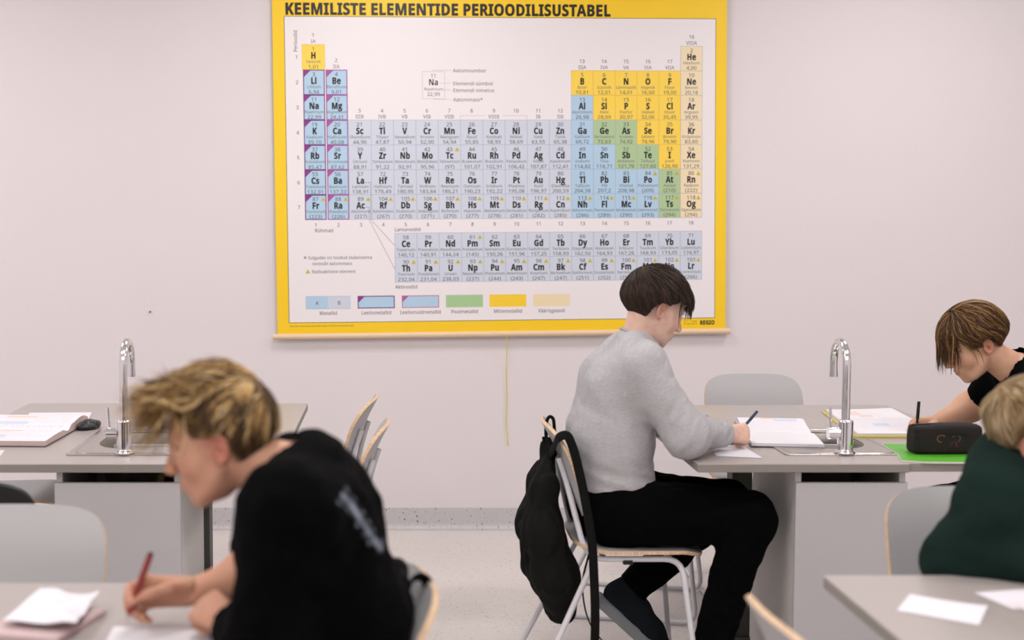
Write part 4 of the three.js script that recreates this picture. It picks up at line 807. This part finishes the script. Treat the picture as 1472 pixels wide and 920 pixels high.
// --- long-haired student in a black T-shirt, facing left, at the right
{
  const zc = -4.6, tone = '#d8ab8f', side = [0, 0, 1];
  const head = headFrame([1.872, 1.062, zc], Math.PI - 0.05, 0.44, 0, 0.97);
  const T = torso(0, side, [2.16, 0.60, zc], [2.15, 0.76, zc], [2.09, 0.89, zc], [2.055, 0.945, zc], [2.02, 0.985, zc], [0.12, 0.115, 0.108, 0.076, 0.06]);
  const armN = [[[2.055, 0.93, zc + 0.17, 0.074], [2.0, 0.8, zc + 0.27, 0.06], true]], bareN = [[[2.02, 0.83, zc + 0.255, 0.045], [1.985, 0.79, zc + 0.275, 0.043]], [[1.985, 0.79, zc + 0.275, 0.043], [1.85, 0.785, zc + 0.215, 0.029]]];
  const armF = [[[2.045, 0.93, zc - 0.17, 0.074], [1.985, 0.845, zc - 0.2, 0.062], true]], bareF = [[[2.0, 0.86, zc - 0.2, 0.046], [1.95, 0.83, zc - 0.21, 0.044]], [[1.95, 0.83, zc - 0.21, 0.044], [1.815, 0.79, zc - 0.13, 0.03]]];
  const legs = [[[2.18, 0.585, zc - 0.07, 0.112], [2.18, 0.585, zc + 0.07, 0.112]], [[2.12, 0.575, zc + 0.08, 0.094], [1.68, 0.525, zc + 0.1, 0.07]], [[1.68, 0.525, zc + 0.1, 0.07], [1.72, 0.1, zc + 0.1, 0.052], true], [[2.12, 0.565, zc - 0.08, 0.09], [1.68, 0.48, zc - 0.12, 0.068]], [[1.68, 0.48, zc - 0.12, 0.068], [1.72, 0.1, zc - 0.1, 0.052], true]];
  const shirt = garment([...T, ...armN, ...armF], 0.045, 0.0095, folds(0.01, 9, [1, 1, 1], 20), (d, x, y, z) => Math.max(d, -cone(x, y, z, 2.02, 0.975, zc, 0.056, 1.955, 1.04, zc, 0.066)));
  const handF = handGeometry(handFrame([1.812, 0.79, zc - 0.13], [-0.97, -0.02, 0.15], [-0.15, 0.85, -0.5], 0.95), -1, WRITING, tone);
  const handN = handGeometry(handFrame([1.85, 0.784, zc + 0.215], [-0.9, -0.05, -0.2], [0, 1, 0.1], 0.95), 1, RESTING, tone);
  const shoes = [-1, 1].map((s) => garment([[[1.75, 0.05, zc + s * 0.1, 0.045], [1.59, 0.04, zc + s * 0.11, 0.04]], [[1.73, 0.07, zc + s * 0.1, 0.045], [1.72, 0.12, zc + s * 0.1, 0.045]]], 0.03, 0.009, null, (d, x, y) => Math.max(d, 0.001 - y)));
  const gold = ['#94703f', '#84602f', '#a57f4b'].map(lin), brown = ['#4a3322', '#3f2c1d', '#563c26', '#4c3523'].map(lin), streak = ['#523824', '#5a3f28', '#6a4b2e', '#7d5b35', '#94703f', '#443020', '#4c3523', '#5f4329'].map(lin);
  const mask = hairline(0.45, -0.18, -0.62);
  person({
    at: [2.1, zc], tone, head, neckBase: [2.0, 0.985, zc], neckR: 0.055,
    label: 'student with long streaked brown hair and black T-shirt, bent over the right bench',
    skin: skinPaint(tone, { ear: 0.6, brow: '#5a4029', seedAt: 41 }),
    bodyBones: [...thinner([...T, ...armN, ...armF, ...legs], 0.016), ...bareN, ...bareF], hands: [handF.g, handN.g],
    hair: {
      seed: 303, count: 3800, whorl: [0.1, 0.92, 0.36], swirl: -0.12, capColor: lin('#45301f'), mask, comb: (n) => [0, 0, n.z > 0.68 ? 0.15 : -0.1 - 0.9 * smooth(0.5, 0.1, n.y)],
      cap: (n) => 0.014 * (0.25 + 0.75 * smooth(-0.6, 0.1, n.y)),
      profile: (n) => 0.35 + 0.65 * smooth(-0.65, -0.1, n.y),
      stop: (n) => n.y - (n.z > 0.8 ? 0.05 : n.z > 0.12 ? -0.34 + 0.2 * smooth(0.5, 0.8, n.z) : n.z > -0.25 ? -0.14 : -0.7),
      strand: (n, r) => { const front = n.z > 0.66, a = Math.atan2(n.x - 0.1, n.z - 0.36), lock = Math.floor(a * 9 + 0.9 * r()); return { length: front ? 0.095 + 0.045 * r() : 0.13 + 0.05 * r(), h0: 0.014 + 0.006 * r(), h1: 0.02 + 0.01 * r(), width: 0.0014 + 0.0016 * r(), jitter: 0.16 + 0.16 * r(), gravity: front ? 0.25 : 0.25, curl: 0.25, hang: front, segs: 11, sides: 3, tip: 0.8, color: pick(r() < 0.35 ? streak : (lock % 3 === 0 ? gold : brown), r()) }; },
    },
    clothes: [['t_shirt', shirt, cloth('#040506'), 'black T-shirt'], ['trousers', garment(legs, 0.035, 0.01, folds(0.007, 14)), cloth('#040405')], ['shoe', shoes[0], cloth('#1b1c1e')], ['shoe', shoes[1], cloth('#1b1c1e')]],
  });
  const p = handF.pinch, dir = V(0.05, 0.98, 0.02).normalize(), g = thing('pen', 'black pen held upright behind the pencil case', 'pen', [p.x, p.y, p.z]);
  const seg = (a, b, r0, r1) => ringTube([dir.clone().multiplyScalar(a), dir.clone().multiplyScalar((a + b) / 2), dir.clone().multiplyScalar(b)], [r0, (r0 + r1) / 2, r1], 12);
  mesh('barrel', seg(-0.02, 0.06, 0.0042, 0.0042), M.blackPlastic, g); mesh('cap', seg(0.055, 0.112, 0.0056, 0.005), M.blackPlastic, g); mesh('tip', seg(-0.03, -0.02, 0.001, 0.004), M.steel, g);
}
// --- student in the green sweater, cut by the right edge
{
  const tone = '#d6a78d', s = Math.SQRT1_2, side = [-s, 0, s], c = [1.315, -3.0];
  const head = headFrame([1.345, 1.004, -2.955], 0.45, 0.3, 0, 0.97);
  const T = torso(0, side, [1.40, 0.60, -3.12], [1.385, 0.73, -3.07], [1.365, 0.835, -3.02], [1.345, 0.885, -2.99], [1.31, 0.945, -3.0], [0.125, 0.124, 0.116, 0.082, 0.075]);
  const armR = [[[1.245, 0.865, -2.885, 0.078], [1.165, 0.772, -2.9, 0.064]], [[1.165, 0.772, -2.9, 0.064], [1.4, 0.8, -2.7, 0.042], true]];
  const armL = [[[1.43, 0.885, -3.1, 0.078], [1.56, 0.81, -2.95, 0.062]], [[1.56, 0.81, -2.95, 0.06], [1.5, 0.8, -2.72, 0.042], true]];
  const legs = [[[1.39, 0.585, -3.15, 0.118], [1.33, 0.585, -3.09, 0.118]], [[1.29, 0.575, -3.05, 0.098], [1.3, 0.56, -2.66, 0.072]], [[1.3, 0.56, -2.66, 0.07], [1.3, 0.1, -2.7, 0.052], true], [[1.43, 0.575, -3.1, 0.098], [1.5, 0.56, -2.7, 0.072]], [[1.5, 0.56, -2.7, 0.07], [1.5, 0.1, -2.72, 0.052], true]];
  const shoes = [1.3, 1.5].map((x) => garment([[[x, 0.05, -2.72, 0.045], [x + 0.03, 0.04, -2.56, 0.04]], [[x, 0.07, -2.7, 0.045], [x, 0.12, -2.71, 0.045]]], 0.03, 0.009, null, (d, px, y) => Math.max(d, 0.001 - y)));
  const sweater = garment([...T, ...armR, ...armL], 0.05, 0.0095, (x, y, z) => folds(0.011, 8, [1, 1.3, 1], 30)(x, y, z), (d, x, y, z) => Math.max(Math.max(d, -cone(x, y, z, 1.335, 0.93, -2.98, 0.056, 1.37, 1.03, -2.95, 0.06)), 0.5 - y));
  const hR = handGeometry(handFrame([1.4, 0.79, -2.7], [0.85, -0.05, 0.3], [0, 1, 0], 0.95), -1, RESTING, tone), hL = handGeometry(handFrame([1.5, 0.79, -2.72], [0.2, -0.05, 0.9], [0, 1, 0], 0.95), 1, RESTING, tone);
  const fair = ['#b59a72', '#a1845a', '#c7b08c', '#8a6f4a', '#76603f', '#d0bd9c'].map(lin), under = ['#7d6848', '#6a563a', '#8f7955'].map(lin);
  const collar = new THREE.TorusGeometry(0.062, 0.011, 10, 36); collar.rotateX(Math.PI / 2); collar.rotateZ(-0.4); collar.translate(1.332, 0.972, -2.977);
  person({
    at: [1.35, -3.05], tone, head, neckBase: [1.348, 0.92, -2.98], neckR: 0.057,
    label: 'fair-haired student in a dark green sweater at the right edge',
    skin: skinPaint(tone, { ear: 0.7, brow: '#80684a', seedAt: 51 }),
    bodyBones: thinner([...T, ...armR, ...armL, ...legs], 0.016), hands: [hR.g, hL.g],
    hair: {
      seed: 404, count: 3000, whorl: [0, 0.8, -0.55], swirl: 0.15, capColor: lin('#7d6646'), mask: hairline(0.45, -0.15, -0.9), comb: (n) => [0, 0, n.y > 0.3 ? 0.6 : 0],
      cap: (n) => 0.004 + 0.016 * smooth(-0.3, 0.5, n.y),
      profile: (n) => 0.15 + 0.85 * smooth(-0.7, 0.1, n.y),
      stop: (n) => n.y - (n.z > 0.2 ? 0.3 : n.z > -0.25 ? -0.05 : -0.8),
      strand: (n, r) => (n.y > 0.0 ? { length: 0.05 + 0.03 * r(), h0: 0.012, h1: 0.02 + 0.012 * r(), stick: 0.006 * r(), mess: 0.012, width: 0.0014 + 0.0014 * r(), jitter: 0.45, gravity: 0.2, hang: n.z > 0.4, color: pick(fair, r()) } : { length: 0.022 + 0.018 * r(), h0: 0.003, h1: 0.007, width: 0.0014, jitter: 0.25, gravity: 0.4, color: pick(r() < 0.4 ? fair : under, r()) }),
    },
    clothes: [['sweater', sweater, cloth('#1a2a26'), 'dark green sweater'], ['collar', collar, cloth('#1b2b26')], ['trousers', garment(legs, 0.035, 0.012, folds(0.006, 14)), cloth('#1a1c22')], ['shoe', shoes[0], cloth('#1b1c1e')], ['shoe', shoes[1], cloth('#1b1c1e')]],
  });
}

// ------------------------------------------------------------------ books, papers, bags
// printed page: rows of small type, a few tinted blocks
function pagePrint(s, { tintA = '#e6cfc4', tintB = '#c9d3e6', density = 0.8, rows = 34, boxes = 2, ink = '#9a97a6' } = {}) {
  seed(s);
  const t = canvas(256, 320, (g, w, h) => {
    g.fillStyle = '#e4e2e8'; g.fillRect(0, 0, w, h);
    for (let i = 0; i < boxes; i++) { g.fillStyle = i % 2 ? tintB : tintA; g.fillRect(24 + rnd() * 110, 30 + rnd() * 190, 50 + rnd() * 50, 30 + rnd() * 34); }
    g.fillStyle = ink;
    for (let r = 0; r < rows; r++) { if (rnd() > density) continue; let x = 20; const end = 120 + rnd() * 116; while (x < end) { const l = 4 + rnd() * 16; g.fillRect(x, 20 + r * (h - 40) / rows, l, 2.2); x += l + 4; } }
  });
  return new THREE.MeshStandardMaterial({ map: t, roughness: 0.75, side: THREE.DoubleSide });
}
const EDGE_WHITE = std('#dcd9de', 0.8);
// spine along local x, pages to both sides in z
function openBook(name, label, category, x, y, z, turn, L, D, thick, { far = thick, coverColor = '#b9bcc6', pages, edge = EDGE_WHITE, lift = 0 }) {
  const t = thing(name, label, category, [x, y, z], turn);
  mesh('cover', merged([box(L + 0.006, 0.002, D * 2 + 0.006, 0, 0.001, 0, 0.0008)]), std(coverColor, 0.5), t);
  for (const [k, s] of [[0, 1], [1, -1]]) {
    const th = k ? far : thick, h = (v) => 0.002 + th * (0.35 + 0.65 * Math.min(1, smooth(0, 0.22, v))) - th * 0.2 * smooth(0.5, 1, v) + (k ? lift * smooth(0.2, 0.7, v) * (1 - smooth(0.8, 1.0, v)) : 0);
    const top = gridGeometry(10, 20, (u, v) => [(u - 0.5) * L * s, h(v), s * v * D, u, k ? v : 1 - v]);
    top.computeVertexNormals();
    mesh('page', top, pages[k], t);
    const side = (sx) => gridGeometry(1, 20, (u, v) => [sx * L / 2, 0.002 + (h(v) - 0.002) * u, s * v * D]);
    const end = gridGeometry(10, 1, (u, v) => [(u - 0.5) * L, 0.002 + (h(1) - 0.002) * v, s * D]);
    mesh('page_block', merged([side(1), side(-1), end]), Object.assign(edge, { side: THREE.DoubleSide }), t);
  }
  return t;
}
openBook('notebook', 'open notebook with white pages in front of the grey-sweater student', 'notebook', 1.272, 0.7535, -4.715, -0.14, 0.222, 0.275, 0.011, { pages: [pagePrint(61, { density: 0.35, boxes: 0, ink: '#e2e0e8' }), pagePrint(62, { density: 0.6, boxes: 2, ink: '#d3d0da' })], coverColor: '#8f9198', lift: 0.012 });
openBook('textbook', 'thick open textbook on the left bench', 'book', -1.262, 0.751, -4.735, -0.04, 0.32, 0.265, 0.02, { far: 0.026, pages: [pagePrint(63, { boxes: 3, rows: 30, ink: '#bdbac8' }), pagePrint(64, { boxes: 2, rows: 30, density: 0.5, ink: '#bdbac8' })], coverColor: '#2b2f3d', edge: std('#c4aea8', 0.8), lift: 0.01 });
// a loose sheet from four corners in plan, far left first and round clockwise
function sheet(name, label, category, q, y, material, { curl = 0.0, bumpy = 0.0, group } = {}) {
  const c = [q.reduce((s, p) => s + p[0], 0) / 4, q.reduce((s, p) => s + p[1], 0) / 4];
  const f = (u, v, o) => { const a = [q[0][0] + (q[1][0] - q[0][0]) * u, q[0][1] + (q[1][1] - q[0][1]) * u], b = [q[3][0] + (q[2][0] - q[3][0]) * u, q[3][1] + (q[2][1] - q[3][1]) * u]; const x = a[0] + (b[0] - a[0]) * v - c[0], z = a[1] + (b[1] - a[1]) * v - c[1]; return [x, o + curl * (2 * u - 1) ** 2 * (1 - v) + bumpy * Math.max(0, noise(u * 2.4 + q[0][0] * 9, v * 2.4, 1) + 0.35), z, u, 1 - v]; };
  const g = merged([gridGeometry(14, 14, (u, v) => f(u, 1 - v, 0.0006)), gridGeometry(14, 14, (u, v) => f(u, v, 0))]);
  const m = single(name, g, material, label, category, group); m.position.set(c[0], y, c[1]);
  return m;
}
sheet('paper_sheet', 'white sheet under the sleeve of the grey-sweater student', 'paper', [[0.985, -4.5], [1.1, -4.49], [1.105, -4.245], [0.975, -4.29]], 0.7505, M.paper);
sheet('paper_sheet', 'white sheet lying behind the textbook on the left bench', 'paper', [[-1.365, -5.25], [-1.135, -5.26], [-1.1, -5.03], [-1.32, -5.03]], 0.7515, M.paper);
sheet('paper_sheet', 'white sheet corner at the left edge, nearest the front of the left bench', 'paper', [[-1.42, -4.43], [-1.222, -4.395], [-1.205, -4.285], [-1.42, -4.27]], 0.7505, M.paper);
sheet('paper_sheet', 'bright creased sheet on the pile at bottom left', 'paper', [[-0.665, -2.615], [-0.552, -2.6], [-0.548, -2.39], [-0.685, -2.43]], 0.772, M.paper, { bumpy: 0.014, curl: 0.006 });
sheet('paper_sheet', 'white sheet under the hands of the blond student', 'paper', [[-0.5, -2.47], [-0.31, -2.45], [-0.3, -2.2], [-0.49, -2.2]], 0.7505, M.paper);
sheet('paper_slip', 'small white slip alone on the bottom right table', 'paper', [[0.985, -2.683], [1.1, -2.6], [1.034, -2.48], [0.921, -2.575]], 0.7505, pagePrint(65, { density: 0.25, boxes: 0, rows: 12, ink: '#dcdae2' }), { curl: 0.002 });
sheet('paper_sheet', 'white sheet under the arm of the green-sweater student', 'paper', [[1.115, -2.7], [1.28, -2.74], [1.3, -2.6], [1.14, -2.585]], 0.7505, M.paper);
sheet('paper_sheet', 'pinkish sheet at the right edge of the bottom right table', 'paper', [[1.15, -2.625], [1.33, -2.66], [1.38, -2.46], [1.17, -2.47]], 0.7515, std('#e6d9df', 0.8, { side: THREE.DoubleSide }));
{ // booklets under the creased sheet
  const a = single('booklet', merged([box(0.15, 0.012, 0.19, 0, 0.006, 0, 0.003)]), std('#cbb3b4', 0.6), 'pinkish booklet under the creased sheet at bottom left', 'booklet'); a.position.set(-0.625, 0.75, -2.475); a.rotation.y = -0.25;
  const b = single('booklet', merged([box(0.15, 0.008, 0.2, 0, 0.004, 0, 0.002)]), std('#c7b79f', 0.6), 'tan booklet in the bottom left corner beside the creased sheet', 'booklet'); b.position.set(-0.8, 0.75, -2.47); b.rotation.y = 0.3;
}
{ // folder of papers
  const t = thing('paper_folder', 'yellow folder of printed papers behind the right tap', 'folder', [1.69, 0.75, -4.95]);
  const quad = (q, y0, y1) => { const s = new THREE.Shape(q.map(([x, z]) => new THREE.Vector2(x - 1.69, -(z + 4.95)))); const g = new THREE.ExtrudeGeometry(s, { depth: y1 - y0, bevelEnabled: false }); g.rotateX(-Math.PI / 2); g.translate(0, y0, 0); return g; };
  const q = [[1.588, -5.28], [1.845, -5.26], [1.805, -4.645], [1.51, -4.645]];
  mesh('cover', quad(q, 0.0005, 0.004), std('#c9b85e', 0.5), t);
  mesh('page_block', quad([[1.6, -5.27], [1.845, -5.25], [1.8, -4.66], [1.525, -4.66]], 0.004, 0.012), EDGE_WHITE, t);
  mesh('cover', quad([[1.51, -4.655], [1.805, -4.655], [1.805, -4.645], [1.51, -4.645]], 0.004, 0.009), std('#d8cf7c', 0.5), t);
  const page = gridGeometry(8, 8, (u, v) => { const x0 = 1.605 + (1.528 - 1.605) * (1 - v), x1 = 1.843 + (1.798 - 1.843) * (1 - v); return [x0 + (x1 - x0) * u - 1.69, 0.0128 + 0.006 * u * u * v, -4.66 - 0.6 * v + 4.95, u, v]; });
  mesh('page', page, pagePrint(66, { boxes: 3, density: 0.4, ink: '#d0cdd8' }), t);
}
{ // green notebook with the pencil case on it
  const s = new THREE.Shape([[1.548, -4.5], [1.53, -4.3], [1.5, -4.19], [1.56, -4.158], [1.7, -4.152], [1.815, -4.16], [1.84, -4.45]].map(([x, z]) => new THREE.Vector2(x - 1.68, -(z + 4.32))));
  const t = thing('notebook', 'bright green notebook under the pencil case', 'notebook', [1.68, 0.7505, -4.32]);
  const block = new THREE.ExtrudeGeometry(s, { depth: 0.004, bevelEnabled: false }).rotateX(-Math.PI / 2);
  mesh('page_block', block, std('#d9d6cc', 0.8), t);
  const g = new THREE.ExtrudeGeometry(s, { depth: 0.0012, bevelEnabled: false }).rotateX(-Math.PI / 2); g.scale(0.985, 1, 0.975); g.translate(0, 0.004, 0);
  mesh('cover', g, std('#57b12c', 0.45), t);
  const c = thing('pencil_case', 'black pencil case with faint printed rings on the green notebook', 'pencil case', [1.678, 0.7565, -4.32], 0.02);
  const f = (x, y, z) => { const k = 0.042 + 0.0035 * noise(x * 14, y * 20, z * 20); const q = [Math.abs(x) - 0.094, Math.abs(y - 0.043) - 0.028, Math.abs(z) - 0.024]; return Math.hypot(Math.max(q[0], 0) * 1.5, Math.max(q[1], 0), Math.max(q[2], 0)) + Math.min(Math.max(...q), 0) - k * 0.4 - 0.006 * Math.sin(x * 24 + 1) * (y > 0.06 ? 0.5 : 0); };
  const body = surface((x, y, z) => Math.max(f(x, y, z), 0.001 - y), [-0.13, -0.01, -0.06], [0.13, 0.12, 0.06], 0.0042);
  mesh('body', body, std('#0f0a0a', 0.85), c);
  const art = canvas(512, 220, (g2, w, h) => {
    g2.fillStyle = '#150b0c'; g2.fillRect(0, 0, w, h);
    g2.lineWidth = 7; g2.lineCap = 'round';
    g2.strokeStyle = '#80602c'; g2.beginPath(); g2.arc(186, 88, 34, 1.6, 5.6); g2.stroke();
    g2.strokeStyle = '#5c5138'; g2.beginPath(); g2.arc(312, 86, 34, 3.6, 7.4); g2.stroke();
    g2.strokeStyle = '#7d1f22'; g2.beginPath(); g2.moveTo(304, 118); g2.lineTo(320, 168); g2.stroke();
    g2.strokeStyle = '#4d4134'; g2.lineWidth = 4; g2.beginPath(); g2.moveTo(284, 120); g2.lineTo(262, 160); g2.stroke();
    g2.fillStyle = '#5c1a1c'; for (const [x, y] of [[400, 188], [350, 192], [440, 186], [210, 186], [120, 192]]) g2.fillRect(x, y, 16, 6);
  });
  mesh('printed_panel', gridGeometry(20, 8, (u, v) => { const x = (u - 0.5) * 0.186, y = 0.008 + v * 0.068; let z = 0.06; for (let i = 0; i < 40 && f(x, y, z) > 0; i++) z -= 0.0012; return [x, y, z + 0.0016, u, v]; }), new THREE.MeshStandardMaterial({ map: art, roughness: 0.85, side: THREE.DoubleSide }), c);
  mesh('zip', ringTube([V(-0.1, 0.086, 0), V(-0.05, 0.0885, 0.002), V(0, 0.0885, 0), V(0.05, 0.088, -0.002), V(0.1, 0.085, 0)], Array(5).fill(0.003), 6), M.blackPlastic, c);
}
{ // small dark pouch at the end of the textbook
  const p = single('pouch', surface((x, y, z) => Math.max(egg(x, y - 0.012, z, 0.034, 0.02, 0.06) + 0.006 * noise(x * 40, y * 40, z * 40), -y + 0.0005), [-0.05, -0.01, -0.08], [0.05, 0.05, 0.08], 0.004), std('#17171b', 0.4), 'small black pouch beside the thick textbook', 'pouch');
  p.position.set(-1.06, 0.75, -4.86); p.rotation.y = -0.25;
}
const fabricBlack = new THREE.MeshPhysicalMaterial({ color: '#0c0c0a', roughness: 0.85, bumpMap: knitBump, bumpScale: 0.0006, sheen: 0.2, sheenRoughness: 0.6, specularIntensity: 0.4 });
{ // backpack hanging from the chair of the grey-sweater student
  const zc = -4.43, base = [0.48, 0.2, zc], t = thing('backpack', 'black backpack hanging on the chair of the grey-sweater student', 'backpack', base);
  const B = []; for (const s of [-1, 1]) B.push([[0.482, 0.755, zc + s * 0.012, 0.016], [0.462, 0.64, zc + s * 0.06, 0.036]], [[0.462, 0.64, zc + s * 0.06, 0.036], [0.455, 0.5, zc + s * 0.08, 0.058]], [[0.455, 0.5, zc + s * 0.08, 0.058], [0.49, 0.36, zc + s * 0.075, 0.066]], [[0.49, 0.36, zc + s * 0.075, 0.066], [0.518, 0.255, zc + s * 0.05, 0.05]]);
  const wrinkle = (x, y, z) => folds(0.009, 11, [1, 0.5, 1.4], 40)(x, y, z) + 0.007 * noise(x * 40, y * 14, z * 44);
  const put = (n, g, m, p = t) => mesh(n, rebase(g, base), m, p);
  put('bag_body', garment(B, 0.05, 0.007, wrinkle), fabricBlack);
  put('front_pocket', garment([[[0.428, 0.49, zc - 0.03, 0.042], [0.452, 0.37, zc - 0.03, 0.05]], [[0.428, 0.49, zc + 0.05, 0.042], [0.452, 0.37, zc + 0.05, 0.05]]], 0.04, 0.007, wrinkle), fabricBlack);
  const strap = (pts, r, flat = 0.14, hint = V(0, 0, 1)) => { const c = new THREE.CatmullRomCurve3(pts.map((p) => V(...p))).getPoints(40); return ringTube(c, c.map(() => r), 8, flat, hint); };
  put('shoulder_strap', strap([[0.478, 0.735, zc + 0.03], [0.482, 0.775, zc + 0.12], [0.49, 0.813, zc + 0.172], [0.512, 0.82, zc + 0.178], [0.531, 0.785, zc + 0.178], [0.556, 0.69, zc + 0.18], [0.574, 0.6, zc + 0.185], [0.589, 0.5, zc + 0.2], [0.595, 0.4, zc + 0.21], [0.6, 0.27, zc + 0.21], [0.6, 0.13, zc + 0.2]], 0.015, 0.2, V(1, 0.2, 0)), fabricBlack);
  put('strap_end', strap([[0.585, 0.45, zc + 0.16], [0.57, 0.35, zc + 0.14], [0.59, 0.24, zc + 0.15], [0.64, 0.17, zc + 0.17]], 0.009, 0.25, V(1, 0.2, 0)), fabricBlack);
  put('hanging_loop', strap([[0.478, 0.735, zc], [0.472, 0.78, zc - 0.012], [0.474, 0.83, zc - 0.03], [0.484, 0.8475, zc - 0.03], [0.494, 0.842, zc - 0.03], [0.5, 0.8, zc - 0.028], [0.515, 0.74, zc - 0.02]], 0.0055, 0.6), fabricBlack);
  put('drawcord', strap([[0.476, 0.74, zc + 0.01], [0.463, 0.765, zc + 0.012], [0.46, 0.79, zc + 0.012]], 0.0045, 1), fabricBlack);
}
{ // bag squeezed between the blond student and his chair back
  const base = [0.0, 0.5, -2.5], t = thing('shoulder_bag', 'black bag hanging between the blond student and his chair back', 'bag', base);
  mesh('bag_body', rebase(garment([[[0.0, 0.835, -2.54, 0.02], [-0.014, 0.62, -2.58, 0.03]], [[0.0, 0.835, -2.47, 0.02], [-0.014, 0.62, -2.45, 0.03]], [[-0.014, 0.62, -2.58, 0.03], [-0.014, 0.62, -2.47, 0.03]]], 0.03, 0.007, folds(0.006, 18, [1, 0.6, 1], 60)), base), fabricBlack, t);
  const c = new THREE.CatmullRomCurve3([[-0.005, 0.58, -2.42], [0.004, 0.68, -2.425], [0.014, 0.78, -2.435], [0.026, 0.838, -2.45], [0.04, 0.8435, -2.46], [0.052, 0.838, -2.46], [0.056, 0.81, -2.46]].map((p) => V(...p))).getPoints(40);
  mesh('strap', rebase(ringTube(c, c.map(() => 0.014), 10, 0.3, V(1, 0, 0)), base), fabricBlack, t);
  mesh('buckle', rebase(merged([box(0.012, 0.05, 0.03, 0.0, 0.72, -2.415, 0.004)]), base), std('#3b4046', 0.35), t);
}

renderer.render(scene, camera);
